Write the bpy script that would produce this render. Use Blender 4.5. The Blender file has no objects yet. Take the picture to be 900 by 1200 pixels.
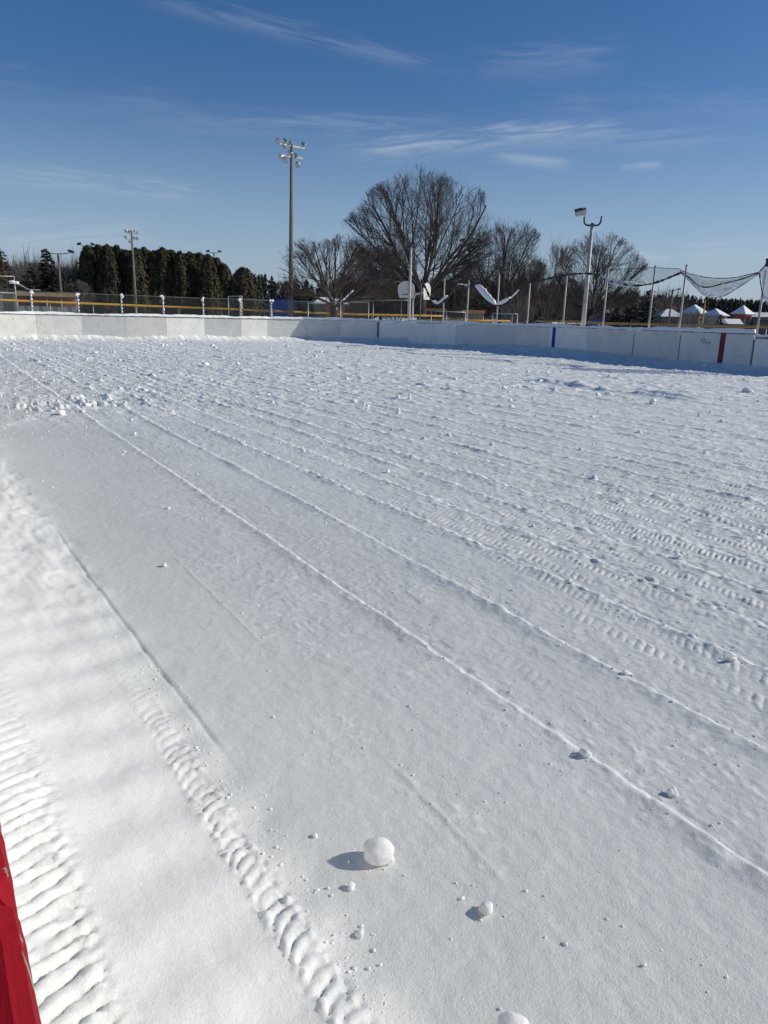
import bpy, math, random
import numpy as np
from mathutils import Vector, Matrix

random.seed(7)
rng = np.random.default_rng(7)
R_ = math.radians
sc = bpy.context.scene
col = sc.collection

# ------------------------------------------------------------------ camera
H = 1.68                                   # eye height over the rink snow
PITCH, ROLL, YAW = R_(14.75), R_(1.4), R_(33.0)
fw = Vector((math.sin(YAW) * math.cos(PITCH), math.cos(YAW) * math.cos(PITCH), -math.sin(PITCH)))
rt0 = Vector((math.cos(YAW), -math.sin(YAW), 0))
up0 = rt0.cross(fw)
RT = math.cos(ROLL) * rt0 + math.sin(ROLL) * up0
UP = math.cos(ROLL) * up0 - math.sin(ROLL) * rt0
cam_d = bpy.data.cameras.new('camera')
cam = bpy.data.objects.new('camera', cam_d)
col.objects.link(cam)
m = Matrix.Identity(4)
for i in range(3):
    m[i][0], m[i][1], m[i][2] = RT[i], UP[i], -fw[i]
m.translation = (0, 0, H)
cam.matrix_world = m
cam_d.sensor_fit = 'VERTICAL'
cam_d.sensor_height = 36
cam_d.lens = 26
cam_d.clip_start = 0.02
cam_d.clip_end = 6000
sc.camera = cam
FP = 867.0


def ray(px, py):
    return RT * ((px - 450) / FP) + UP * ((600 - py) / FP) + fw


def spot(px, d, py=373):
    r = ray(px, py)
    k = d / math.hypot(r.x, r.y)
    return r.x * k, r.y * k


def hgt(px, py, d):
    r = ray(px, py)
    return H + r.z * d / math.hypot(r.x, r.y)


def on_x(px, py, X):
    r = ray(px, py)
    t = X / r.x
    return Vector((X, r.y * t, H + r.z * t))


def on_y(px, py, Y):
    r = ray(px, py)
    t = Y / r.y
    return Vector((r.x * t, Y, H + r.z * t))


def on_z(px, py, z=0.0):
    r = ray(px, py)
    t = (z - H) / r.z
    return Vector((r.x * t, r.y * t, z))


# ------------------------------------------------------------------ materials
def new_mat(name):
    mt = bpy.data.materials.new(name)
    mt.use_nodes = True
    nt = mt.node_tree
    return mt, nt, nt.nodes['Principled BSDF'], nt.nodes['Material Output']


def ramp(nt, fac, stops):
    r = nt.nodes.new('ShaderNodeValToRGB')
    el = r.color_ramp.elements
    el[0].position, el[0].color = stops[0][0], (*stops[0][1], 1)
    el[1].position, el[1].color = stops[-1][0], (*stops[-1][1], 1)
    for p, c in stops[1:-1]:
        e = el.new(p)
        e.color = (*c, 1)
    nt.links.new(fac, r.inputs['Fac'])
    return r.outputs['Color']


def noise_fac(nt, scale, detail=4, rough=.6, stretch=(1, 1, 1), dist=0):
    tc = nt.nodes.new('ShaderNodeTexCoord')
    mp = nt.nodes.new('ShaderNodeMapping')
    mp.inputs['Scale'].default_value = stretch
    nt.links.new(tc.outputs['Object'], mp.inputs['Vector'])
    n = nt.nodes.new('ShaderNodeTexNoise')
    n.inputs['Scale'].default_value = scale
    n.inputs['Detail'].default_value = detail
    n.inputs['Roughness'].default_value = rough
    n.inputs['Distortion'].default_value = dist
    nt.links.new(mp.outputs['Vector'], n.inputs['Vector'])
    return n.outputs['Fac']


def bump(nt, bsdf, h, strength, dist, prev=None):
    b = nt.nodes.new('ShaderNodeBump')
    b.inputs['Strength'].default_value = strength
    b.inputs['Distance'].default_value = dist
    nt.links.new(h, b.inputs['Height'])
    if prev is not None:
        nt.links.new(prev, b.inputs['Normal'])
    nt.links.new(b.outputs['Normal'], bsdf.inputs['Normal'])
    return b.outputs['Normal']


def simple(name, c1, c2, scale=3, rough=.7, metal=0, stretch=(1, 1, 1), bmp=0, lo=.35, hi=.65, per_obj=0):
    mt, nt, b, o = new_mat(name)
    f = noise_fac(nt, scale, stretch=stretch)
    c = ramp(nt, f, [(lo, c1), (hi, c2)])
    if per_obj:
        oi = nt.nodes.new('ShaderNodeObjectInfo')
        hv = nt.nodes.new('ShaderNodeHueSaturation')
        ma = nt.nodes.new('ShaderNodeMapRange')
        ma.inputs['To Min'].default_value = 1 - per_obj
        ma.inputs['To Max'].default_value = 1 + per_obj
        nt.links.new(oi.outputs['Random'], ma.inputs['Value'])
        nt.links.new(ma.outputs['Result'], hv.inputs['Value'])
        nt.links.new(c, hv.inputs['Color'])
        c = hv.outputs['Color']
    nt.links.new(c, b.inputs['Base Color'])
    b.inputs['Roughness'].default_value = rough
    b.inputs['Metallic'].default_value = metal
    if bmp:
        bump(nt, b, f, .6, bmp)
    return mt


def make_snow(name, grain=True, sss=False, attr=False):
    mt, nt, b, o = new_mat(name)
    f = noise_fac(nt, .35, 3)
    c = ramp(nt, f, [(.3, (.80, .80, .795)), (.7, (.86, .858, .85))])
    if attr:
        at = nt.nodes.new('ShaderNodeAttribute')
        at.attribute_name = 'fresh'
        f3 = noise_fac(nt, 55, 5, .75)
        ad = nt.nodes.new('ShaderNodeMath')
        ad.operation = 'MULTIPLY_ADD'
        ad.inputs[1].default_value = .22
        nt.links.new(f3, ad.inputs[0])
        nt.links.new(at.outputs['Fac'], ad.inputs[2])
        c = ramp(nt, ad.outputs[0], [(.10, (.52, .53, .525)), (.50, (.655, .665, .657)), (.72, (.755, .76, .75)), (1.0, (.95, .95, .94))])
    nt.links.new(c, b.inputs['Base Color'])
    b.inputs['Roughness'].default_value = .65
    b.inputs['Specular IOR Level'].default_value = .25
    if grain:
        n1 = bump(nt, b, noise_fac(nt, 34, 4, .6), .28, .010)
        n1 = bump(nt, b, noise_fac(nt, 105, 3, .7), .55, .0042, n1)
        bump(nt, b, noise_fac(nt, 230, 3, .8), .75, .0030, n1)
    if sss:
        b.inputs['Subsurface Weight'].default_value = .5
        b.inputs['Subsurface Radius'].default_value = (1, 1.05, 1.15)
        b.inputs['Subsurface Scale'].default_value = .012
    return mt


M = {}
M['snow'] = make_snow('snow')
M['rink'] = make_snow('rink_snow', attr=True)
M['snow_plain'] = make_snow('snow_soft', False)
M['chunk'] = make_snow('snow_chunk', True, True)
M['field'] = make_snow('field_snow', False)


def mat_board(name, base, dirt, tone):
    mt, nt, b, o = new_mat(name)
    f1 = noise_fac(nt, 1.3, 6, .7)
    f2 = noise_fac(nt, 9, 5, .75, (1, 1, .5))
    c1 = ramp(nt, f1, [(.35, tuple(x * .86 for x in base)), (.62, base)])
    c2 = ramp(nt, f2, [(.30, dirt), (.43, (1, 1, 1))])
    mx = nt.nodes.new('ShaderNodeMix')
    mx.data_type = 'RGBA'
    mx.blend_type = 'MULTIPLY'
    mx.inputs[0].default_value = .55
    nt.links.new(c1, mx.inputs[6])
    nt.links.new(c2, mx.inputs[7])
    f3 = noise_fac(nt, 7, 3, .6, (1, 1, 1), 1.5)
    f4 = noise_fac(nt, 2.1, 2, .5)
    mm = nt.nodes.new('ShaderNodeMath')
    mm.operation = 'MULTIPLY_ADD'
    mm.inputs[1].default_value = .45
    nt.links.new(f4, mm.inputs[0])
    nt.links.new(f3, mm.inputs[2])
    c3 = ramp(nt, mm.outputs[0], [(.50, (.30, .30, .30)), (.545, (1, 1, 1))])
    m3 = nt.nodes.new('ShaderNodeMix')
    m3.data_type = 'RGBA'
    m3.blend_type = 'MULTIPLY'
    m3.inputs[0].default_value = .7
    nt.links.new(mx.outputs[2], m3.inputs[6])
    nt.links.new(c3, m3.inputs[7])
    mx = m3
    oi = nt.nodes.new('ShaderNodeObjectInfo')
    ma = nt.nodes.new('ShaderNodeMapRange')
    ma.inputs['To Min'].default_value = tone
    ma.inputs['To Max'].default_value = 1.04
    hv = nt.nodes.new('ShaderNodeHueSaturation')
    nt.links.new(oi.outputs['Random'], ma.inputs['Value'])
    nt.links.new(ma.outputs['Result'], hv.inputs['Value'])
    nt.links.new(mx.outputs[2], hv.inputs['Color'])
    nt.links.new(hv.outputs['Color'], b.inputs['Base Color'])
    b.inputs['Roughness'].default_value = .55
    return mt


M['board'] = mat_board('board_white_paint', (.80, .79, .745), (.42, .41, .39), .76)
M['board_old'] = mat_board('board_weathered', (.60, .605, .60), (.4, .4, .4), .85)
M['cap_dark'] = simple('cap_dark_wood', (.06, .045, .04), (.13, .09, .075), 6)
M['stripe_red'] = simple('stripe_red', (.12, .008, .014), (.19, .012, .02), 7)
M['stripe_blue'] = simple('stripe_blue', (.008, .02, .22), (.012, .035, .33), 7)
M['stripe_black'] = simple('stripe_black', (.012, .012, .015), (.03, .03, .035), 7)
M['smudge'] = simple('board_smudge', (.08, .08, .09), (.2, .2, .22), 30)
M['galv'] = simple('galvanised_steel', (.30, .30, .30), (.42, .42, .41), 4, .45, .4)
M['post_grey'] = simple('weathered_post', (.30, .30, .29), (.44, .43, .41), 5, .6, .2)
M['post_dark'] = simple('dark_post', (.06, .06, .06), (.12, .12, .12), 5, .6)
M['white_metal'] = simple('white_metal', (.48, .47, .45), (.62, .61, .58), 4, .5)
M['concrete'] = simple('concrete_pole', (.10, .088, .072), (.19, .17, .145), 2.5, .85, 0, (1, 1, .2))
M['lamp_shell'] = simple('lamp_aluminium', (.35, .35, .36), (.5, .5, .5), 8, .3, .75)
M['lamp_dark'] = simple('lamp_dark', (.02, .02, .025), (.045, .045, .05), 8, .5)
M['lens'] = simple('lamp_glass', (.35, .36, .36), (.5, .5, .5), 8, .12)
M['yellow'] = simple('yellow_safety_cap', (.52, .27, .03), (.66, .36, .05), 1.5, .6)
M['ochre'] = simple('ochre_boards', (.20, .12, .045), (.34, .22, .08), 2.2, .7, 0, (1, 1, 4))
M['rope'] = simple('net_rope', (.012, .012, .015), (.04, .04, .045), 14, .9)
M['brick'] = simple('brick_red', (.20, .075, .05), (.30, .12, .08), 4, .85)
M['brick_dark'] = simple('brick_brown', (.10, .05, .04), (.17, .09, .07), 4, .85)
M['tan_roof'] = simple('tan_fascia', (.25, .165, .08), (.36, .25, .13), 3, .8)
M['orange_roof'] = simple('orange_fascia', (.48, .26, .10), (.60, .34, .15), 3, .8)
M['grey_wall'] = simple('grey_siding', (.22, .24, .25), (.30, .32, .33), 2, .8)
M['beige_wall'] = simple('beige_siding', (.27, .235, .18), (.36, .32, .25), 2, .8, 0, (.3, .3, 6))
M['red_wall'] = simple('red_siding', (.17, .03, .03), (.25, .05, .045), 2, .8)
M['dark_wall'] = simple('dark_siding', (.07, .075, .08), (.12, .125, .13), 2, .8)
M['window'] = simple('window_glass', (.02, .025, .03), (.05, .06, .07), 2, .1)
M['blue_tarp'] = simple('blue_paint', (.008, .05, .30), (.015, .08, .42), 1.2, .5)
M['blue_roof'] = simple('blue_roof', (.01, .03, .17), (.02, .05, .24), 1.2, .5)
M['wood'] = simple('bare_wood', (.25, .15, .06), (.40, .26, .12), 6, .8, 0, (1, 1, .2))
M['util'] = simple('utility_pole_wood', (.10, .08, .06), (.18, .145, .11), 5, .9, 0, (1, 1, .2))
M['rubber'] = simple('rubber', (.012, .012, .012), (.03, .03, .03), 9, .8)
M['bark'] = simple('grey_bark', (.030, .025, .022), (.075, .064, .055), 5, .95, 0, (1, 1, .4), .02)
M['twig'] = simple('twig_brown', (.040, .031, .027), (.080, .062, .054), .6, .95)
M['twig_grey'] = simple('twig_grey', (.085, .072, .066), (.15, .13, .12), .6, .95)
M['wood_far'] = simple('far_bare_wood', (.045, .036, .032), (.11, .088, .078), .12, .95)
M['cedar'] = simple('cedar_foliage', (.016, .016, .008), (.070, .056, .025), .9, .9, per_obj=.18)
M['cedar_rust'] = simple('cedar_rust_foliage', (.030, .022, .008), (.085, .058, .020), .6, .9)
M['spruce'] = simple('spruce_foliage', (.010, .016, .012), (.034, .040, .026), .7, .9, per_obj=.3)
M['forest'] = simple('far_conifer_wood', (.012, .018, .015), (.040, .044, .036), .10, .95)


def mat_mesh(name, colr, cell, cover, rot=0.0):
    """see-through wire or twine mesh: cells laid out in the sheet's own metric UV"""
    mt, nt, b, o = new_mat(name)
    b.inputs['Base Color'].default_value = (*colr, 1)
    b.inputs['Roughness'].default_value = .7
    uv = nt.nodes.new('ShaderNodeUVMap')
    mp = nt.nodes.new('ShaderNodeMapping')
    mp.inputs['Rotation'].default_value = (0, 0, rot)
    mp.inputs['Scale'].default_value = (1 / cell,) * 3
    nt.links.new(uv.outputs['UV'], mp.inputs['Vector'])
    sp = nt.nodes.new('ShaderNodeSeparateXYZ')
    nt.links.new(mp.outputs['Vector'], sp.inputs[0])
    outs = []
    for ax in 'XY':
        fr = nt.nodes.new('ShaderNodeMath')
        fr.operation = 'FRACT'
        nt.links.new(sp.outputs[ax], fr.inputs[0])
        lt = nt.nodes.new('ShaderNodeMath')
        lt.operation = 'LESS_THAN'
        lt.inputs[1].default_value = cover / 2
        nt.links.new(fr.outputs[0], lt.inputs[0])
        outs.append(lt.outputs[0])
    mx = nt.nodes.new('ShaderNodeMath')
    mx.operation = 'MAXIMUM'
    nt.links.new(outs[0], mx.inputs[0])
    nt.links.new(outs[1], mx.inputs[1])
    tr = nt.nodes.new('ShaderNodeBsdfTransparent')
    ms = nt.nodes.new('ShaderNodeMixShader')
    nt.links.new(mx.outputs[0], ms.inputs[0])
    nt.links.new(tr.outputs[0], ms.inputs[1])
    nt.links.new(b.outputs[0], ms.inputs[2])
    nt.links.new(ms.outputs[0], o.inputs['Surface'])
    return mt


M['chain'] = mat_mesh('chain_link', (.05, .055, .055), .055, .22, R_(45))
M['chain_green'] = mat_mesh('chain_link_green', (.02, .05, .045), .055, .40, R_(45))
M['net'] = mat_mesh('net_twine', (.10, .10, .11), .045, .30)
M['net_snow'] = mat_mesh('net_with_rime', (.60, .62, .66), .045, .78)


def mat_redrail():
    mt, nt, b, o = new_mat('red_rail_paint')
    f = noise_fac(nt, 14, 5, .6, (1, .22, 1))
    c = ramp(nt, f, [(.3, (.13, .004, .008)), (.5, (.30, .006, .014)), (.7, (.20, .005, .010))])
    chips = noise_fac(nt, 30, 6, .7, (1, .5, 1), .6)
    tc = nt.nodes.new('ShaderNodeTexCoord')
    sp = nt.nodes.new('ShaderNodeSeparateXYZ')
    nt.links.new(tc.outputs['Object'], sp.inputs[0])
    mr = nt.nodes.new('ShaderNodeMapRange')
    mr.inputs['From Min'].default_value = .004
    mr.inputs['From Max'].default_value = .021
    mr.inputs['To Min'].default_value = 0
    mr.inputs['To Max'].default_value = .16
    nt.links.new(sp.outputs['X'], mr.inputs['Value'])
    ad = nt.nodes.new('ShaderNodeMath')
    nt.links.new(chips, ad.inputs[0])
    nt.links.new(mr.outputs[0], ad.inputs[1])
    msk = ramp(nt, ad.outputs[0], [(.70, (0, 0, 0)), (.715, (1, 1, 1))])
    wood = ramp(nt, noise_fac(nt, 60, 4, .6, (1, .15, 1)), [(.3, (.16, .14, .12)), (.7, (.36, .33, .29))])
    mx = nt.nodes.new('ShaderNodeMix')
    mx.data_type = 'RGBA'
    nt.links.new(msk, mx.inputs[0])
    nt.links.new(c, mx.inputs[6])
    nt.links.new(wood, mx.inputs[7])
    nt.links.new(mx.outputs[2], b.inputs['Base Color'])
    b.inputs['Roughness'].default_value = .7
    b.inputs['Specular IOR Level'].default_value = .12
    bump(nt, b, noise_fac(nt, 70, 4, .6, (1, .10, 1)), .35, .003, bump(nt, b, ad.outputs[0], .5, .005))
    return mt


M['red_rail'] = mat_redrail()


# ------------------------------------------------------------------ object helpers
def tag(o, label=None, cat=None, group=None, kind=None):
    if label: o['label'] = label
    if cat: o['category'] = cat
    if group: o['group'] = group
    if kind: o['kind'] = kind
    return o


def thing(name, label, cat, loc=(0, 0, 0), rz=0.0, group=None):
    o = bpy.data.objects.new(name, None)
    col.objects.link(o)
    o.location = loc
    o.rotation_euler = (0, 0, rz)
    o.empty_display_size = .2
    return tag(o, label, cat, group)


class MB:
    def __init__(s):
        s.v, s.f, s.uv = [], [], None

    def box(s, c, size, rz=0.0, M3=None):
        a = len(s.v)
        hx, hy, hz = size[0] / 2, size[1] / 2, size[2] / 2
        mt = M3 or Matrix.Rotation(rz, 3, 'Z')
        for x, y, z in ((-1, -1, -1), (1, -1, -1), (1, 1, -1), (-1, 1, -1), (-1, -1, 1), (1, -1, 1), (1, 1, 1), (-1, 1, 1)):
            p = mt @ Vector((x * hx, y * hy, z * hz))
            s.v.append((p.x + c[0], p.y + c[1], p.z + c[2]))
        for q in ((0, 3, 2, 1), (4, 5, 6, 7), (0, 1, 5, 4), (1, 2, 6, 5), (2, 3, 7, 6), (3, 0, 4, 7)):
            s.f.append(tuple(a + i for i in q))
        return s

    def tube(s, pts, rad, n=8, cap=True):
        pts = [Vector(p) for p in pts]
        if not hasattr(rad, '__len__'): rad = [rad] * len(pts)
        a = len(s.v)
        ref = None
        for i, p in enumerate(pts):
            d = (pts[min(i + 1, len(pts) - 1)] - pts[max(i - 1, 0)])
            d = d.normalized() if d.length > 1e-9 else Vector((0, 0, 1))
            if ref is None:
                ref = Vector((1, 0, 0)) if abs(d.x) < .8 else Vector((0, 1, 0))
            u = (ref - d * ref.dot(d)).normalized()
            w = d.cross(u)
            ref = u
            for k in range(n):
                t = 2 * math.pi * k / n
                q = p + (u * math.cos(t) + w * math.sin(t)) * rad[i]
                s.v.append((q.x, q.y, q.z))
        for i in range(len(pts) - 1):
            for k in range(n):
                k2 = (k + 1) % n
                s.f.append((a + i * n + k, a + i * n + k2, a + (i + 1) * n + k2, a + (i + 1) * n + k))
        if cap and n > 2:
            s.f.append(tuple(a + k for k in range(n))[::-1])
            e = a + (len(pts) - 1) * n
            s.f.append(tuple(e + k for k in range(n)))
        return s

    def poly(s, pts):
        a = len(s.v)
        s.v += [tuple(p) for p in pts]
        s.f.append(tuple(range(a, a + len(pts))))
        return s

    def build(s, name, mat, parent=None, smooth=False):
        me = bpy.data.meshes.new(name)
        me.from_pydata(s.v, [], s.f)
        me.materials.append(mat)
        if s.uv:
            l = me.uv_layers.new(name='UVMap')
            for lp in me.loops:
                l.data[lp.index].uv = s.uv[lp.vertex_index]
        if smooth:
            me.shade_smooth()
        me.update()
        o = bpy.data.objects.new(name, me)
        col.objects.link(o)
        if parent: o.parent = parent
        return o


def np_mesh(name, v, f, mat, smooth=True):
    me = bpy.data.meshes.new(name)
    v = np.ascontiguousarray(v, dtype=np.float32)
    f = np.ascontiguousarray(f, dtype=np.int32)
    k = f.shape[1]
    me.vertices.add(len(v))
    me.vertices.foreach_set('co', v.ravel())
    me.loops.add(f.size)
    me.loops.foreach_set('vertex_index', f.ravel())
    me.polygons.add(len(f))
    me.polygons.foreach_set('loop_start', np.arange(0, f.size, k, dtype=np.int32))
    if smooth:
        me.polygons.foreach_set('use_smooth', np.ones(len(f), dtype=bool))
    me.materials.append(mat)
    me.update(calc_edges=True)
    return me


def link(name, me, parent=None):
    o = bpy.data.objects.new(name, me)
    col.objects.link(o)
    if parent: o.parent = parent
    return o


def copy_tree(o, parent=None):
    c = o.copy()
    col.objects.link(c)
    if parent: c.parent = parent
    for ch in list(o.children):
        copy_tree(ch, c)
    return c


def grid_sheet(rows, uv_scale=True):
    """rows of points -> MB sheet with metric UV"""
    b = MB()
    b.uv = []
    n = len(rows[0])
    for r in rows:
        for p in r: b.v.append(tuple(p))
    for i, r in enumerate(rows):
        for j, p in enumerate(r):
            u = 0 if j == 0 else b.uv[-1][0] + (Vector(p) - Vector(r[j - 1])).length
            w = 0 if i == 0 else b.uv[(i - 1) * n + j][1] + (Vector(p) - Vector(rows[i - 1][j])).length
            b.uv.append((u, w))
    for i in range(len(rows) - 1):
        for j in range(n - 1):
            b.f.append((i * n + j, i * n + j + 1, (i + 1) * n + j + 1, (i + 1) * n + j))
    return b


# ------------------------------------------------------------------ numpy noise
def _hash(ix, iy, seed):
    h = (ix.astype(np.int64) * 374761393 + iy.astype(np.int64) * 668265263 + seed * 1274126177) & 0xffffffff
    h = ((h ^ (h >> 13)) * 1274126177) & 0xffffffff
    h = h ^ (h >> 16)
    return (h & 0xffff).astype(np.float32) / 65535.0


def vnoise(x, y, seed=0):
    ix, iy = np.floor(x), np.floor(y)
    fx, fy = (x - ix).astype(np.float32), (y - iy).astype(np.float32)
    fx = fx * fx * fx * (fx * (fx * 6 - 15) + 10)
    fy = fy * fy * fy * (fy * (fy * 6 - 15) + 10)
    a, b = _hash(ix, iy, seed), _hash(ix + 1, iy, seed)
    c, d = _hash(ix, iy + 1, seed), _hash(ix + 1, iy + 1, seed)
    return (a + (b - a) * fx) * (1 - fy) + (c + (d - c) * fx) * fy


def fbm(x, y, seed=0, oct=3, gain=.5):
    s, a, t = 0, 1.0, 0
    for o in range(oct):
        s = s + a * (vnoise(x * 2 ** o + 13.7 * o, y * 2 ** o - 7.3 * o, seed + o) - .5)
        t += a
        a *= gain
    return s / t * 2


def sst(a, b, x):
    t = np.clip((x - a) / (b - a), 0, 1)
    return t * t * (3 - 2 * t)


# ------------------------------------------------------------------ the rink
XB, YE, RC = 27.0, 46.3, 7.0              # far side board, end board, corner radius


def ridge_lines():
    L = [(2.06, .034, .010, .013, 1.0), (2.76, .040, .016, .015, 1.0)]
    x = 3.45
    r = random.Random(3)
    while x < 22:
        L.append((x, .036 + r.uniform(-.008, .008), r.uniform(.010, .018), r.uniform(.013, .022), r.uniform(.55, 1)))
        x += r.uniform(.36, .62) * (1 + .02 * x)
    return L


RIDGES = ridge_lines()
r_ = random.Random(5)
TREADS = [(x + r_.uniform(.16, .34), s, r_.uniform(.035, .06), r_.uniform(.032, .044), k) for k, (x, s, a, w, c) in enumerate(RIDGES)]
TREADS += [(x - r_.uniform(.1, .3), s, r_.uniform(.035, .055), r_.uniform(.032, .044), k + 100) for k, (x, s, a, w, c) in enumerate(RIDGES[2:])]


def rink_h(X, Y, fine=True, fresh=None):
    h = np.zeros_like(X)
    if fresh is None: fresh = np.zeros_like(X)
    D = np.sqrt(X * X + Y * Y)
    # roughness of the crust: smooth scraped lane near the camera, broken to the right and far off
    patch = fbm(X * .35, Y * .18, 11, 3)
    rough = .20 + .16 * sst(1.3, 2.1, X) + .75 * sst(2.4, 5.0, X - .04 * Y + .8 * patch) + .55 * sst(8, 15, Y + 3 * patch + .1 * X)
    rough = np.clip(rough, .1, 1.3)
    h += .012 * fbm(X * .8, Y * .5, 1, 3)
    n1 = fbm(X * 5.5, Y * 4.2, 2, 3)
    h += .008 * rough * n1
    if fine:
        n2 = fbm(X * 19, Y * 15, 3, 2)
        h += (.0040 * rough + .0008) * n2
        pit = fbm(X * 26, Y * 21, 160, 2)
        pm = sst(.0, .25, fbm(X * 1.7, Y * 1.3, 161, 3)) * sst(1.0, 1.6, X)
        h += .006 * pm * (np.clip(pit - .25, 0, .5) - .8 * np.clip(-pit - .30, 0, .5))
        fresh += .5 * pm * np.clip(pit - .25, 0, .5)
        n3 = fbm(X * 9 + .6 * n1, Y * 7, 4, 2)
        h += .026 * rough * np.clip(n3 - .22, 0, .4) * (.4 + .6 * sst(-.1, .15, fbm(X * 1.2, Y * .7, 6, 2)))
        n5 = fbm(X * 38, Y * 32, 8, 2)
        h += .0034 * rough * n5
    lane = sst(.9, 1.15, X) * sst(2.9, 2.2, X - .02 * Y + .25 * patch)
    fresh += .45 - .10 * lane * sst(2.0, 4.5, Y) + .10 * fbm(X * 1.5, Y * .9, 150, 3) + .14 * rough * np.clip(n1 + .2, 0, 1) + .08 * sst(3, 9, X)
    # broken lumps toward the far half
    far = sst(9.5, 16, Y + .15 * X + 2.2 * fbm(X * .4, Y * .3, 21, 2)) * (1 - .5 * sst(0, 1, fbm(X * .22, Y * .16, 22, 2) + .2))
    n4 = fbm(X * 3.2, Y * 2.6, 5, 4, .6)
    h += .10 * far * np.clip(n4 - .18, 0, .6)
    h += .02 * far * fbm(X * 7, Y * 6, 7, 2)
    # churned strip reaching the left side
    st = np.exp(-((Y - 14.2 - .25 * (X - 2)) / 1.0) ** 2) * sst(5.2, 3.2, X) * sst(.4, 1.4, X)
    h += .16 * st * np.clip(fbm(X * 4, Y * 2.6, 31, 4, .65) - .05, 0, .5)
    # long windrows left by the blade
    for k, (x0, s, a, w, c) in enumerate(RIDGES):
        xc = x0 + s * Y + .035 * fbm(Y * .35 + 9 * k, Y * 0, 40 + k, 3)
        m = np.abs(X - xc) < .45
        if not m.any(): continue
        xx, yy = X[m] - xc[m], Y[m]
        am = a * np.clip(.35 + 1.4 * vnoise(yy * 1.9 + k * 5, yy * 0 + k, 60 + k), .25, 1.5)
        am = am * (.75 + .5 * vnoise(yy * 11, yy * 0 + k, 61 + k))
        g = am * np.where(xx < 0, np.exp(-(xx / (5.0 * w)) ** 2), np.exp(-(xx / (.8 * w)) ** 2))
        wide = np.maximum(w * .60, .0017 * np.hypot(X[m], yy))
        fresh[m] += (1.25 if k else .8) * np.clip(am / a, .2, 1.3) * np.exp(-((xx + .2 * w) / wide) ** 2) * (sst(1.0 - c, 1.15 - c, .35 + vnoise(yy * .28 + 3 * k, yy * 0 + 2, 80 + k)) if c < .95 else 1)
        g += .006 * np.exp(-(xx / .08) ** 2) * fbm(X[m] * 22, yy * 16, 70 + k, 2) * (2 if k > 1 else 1)
        g *= sst(1.0 - c, 1.15 - c, .35 + vnoise(yy * .28 + 3 * k, yy * 0 + 2, 80 + k)) if c < .95 else 1
        h[m] += g
    # lugged tyre tracks beside the windrows
    for (x0, s, w, p, k) in TREADS:
        xc = x0 + s * Y + .02 * np.sin(Y * .6 + k)
        m = np.abs(X - xc) < w * 1.6
        if not m.any(): continue
        xx, yy = (X[m] - xc[m]) / w, Y[m]
        on = sst(.46, .60, vnoise(yy * .8 + 7 * k, yy * 0 + k, 90 + k) + .34 * sst(2.8, 5.5, X[m]) - .06)
        ph = (yy - .5 * w * xx) / (p * 1.45) + .12 * fbm(yy * 9, xx * 2, 95, 2)
        amp = .35 + 1.0 * _hash(np.floor(ph), np.floor(ph) * 0, 96 + k)
        lug = np.abs(np.sin(np.pi * ph)) ** .8 - .55
        h[m] += (.006 + .004 * (k % 3) * .5 + .0045 * sst(3, 6, X[m])) * on * amp * lug * (.55 + .9 * vnoise(yy * 7, xx * 2, 98 + k)) * sst(1.25, .6, np.abs(xx + .3 * fbm(yy * 14, xx, 97, 2)))
    # packed bank along the near board
    fresh += .22 * sst(1.0, .7, X)
    bank = sst(1.0, .80, X + .03 * fbm(Y * 1.1, Y * 0, 110, 2))
    rise = np.clip(.95 - X, 0, None)
    h += (.075 * rise + .05 * rise ** 2) * sst(.95, .7, X)
    rip = np.sin((Y - .30 * X + .05 * fbm(X * 2, Y * 2, 115, 2)) * 2 * np.pi / .31)
    h += bank * (.0065 * rip * sst(5.5, 3.0, Y) * sst(.15, .3, X) * (.5 + vnoise(Y * .9, X * 1.5, 117)))
    h += bank * .012 * fbm(X * 4.5, Y * 2.6, 116, 3)
    foot = fbm(X * 7.5, Y * 3.6, 151, 3)
    h += bank * sst(3.2, 5.0, Y) * (.018 * foot - .012 * sst(.15, .50, fbm(X * 5.5, Y * 2.3, 152, 2)))
    # scraped edge line
    xe = .885 + .012 * fbm(Y * .8, Y * 0, 118, 2) - .006 * (Y - 3)
    h -= .006 * np.exp(-((X - xe) / .010) ** 2) * sst(2.1, 3.0, Y) * sst(6.6, 5.2, Y) * (.4 + .9 * vnoise(Y * 3, Y * 0, 119))
    h += .005 * sst(xe - .01, xe + .02, X) * sst(1.5, 1.0, X) * sst(2.1, 3.0, Y) * sst(6.6, 5.2, Y)
    # two lugged tyre tracks in the bank
    for xc, w, p, dep, y1, sd in ((.730, .044, .054, .015, 3.7, 1), (.130, .112, .062, .024, 3.8, 2)):
        m = (np.abs(X - xc) < w * 2) & (Y < y1 + 2)
        xx, yy = (X[m] - xc) / w, Y[m]
        wob = .25 * fbm(yy * 6, yy * 0, 120 + sd, 2)
        ph = yy / p + (.35 * xx * xx - .55 * xx if sd == 1 else .25 * xx * xx - 1.05 * xx) + wob + .10 * fbm(X[m] * 30, yy * 20, 128 + sd, 2)
        s1 = np.abs(np.sin(np.pi * ph))
        am = .45 + .75 * _hash(np.floor(ph), np.floor(ph) * 0, 129 + sd)
        am = am * sst(.12, .34, vnoise(yy * 9, xx * 1.6, 136 + sd))
        lug = (s1 ** .62 - .70) * am + .20 * fbm(X[m] * 60, yy * 55, 137 + sd, 2)
        win = sst(1.25, .85, np.abs(xx + .18 * fbm(yy * 21, yy * 0, 123 + sd, 2)))
        crumb = fbm(X[m] * 36, yy * 36, 126 + sd, 3)
        edge = np.exp(-((np.abs(xx) - 1.0) / .33) ** 2)
        fade = sst(y1, y1 - 2.0, yy)
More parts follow.
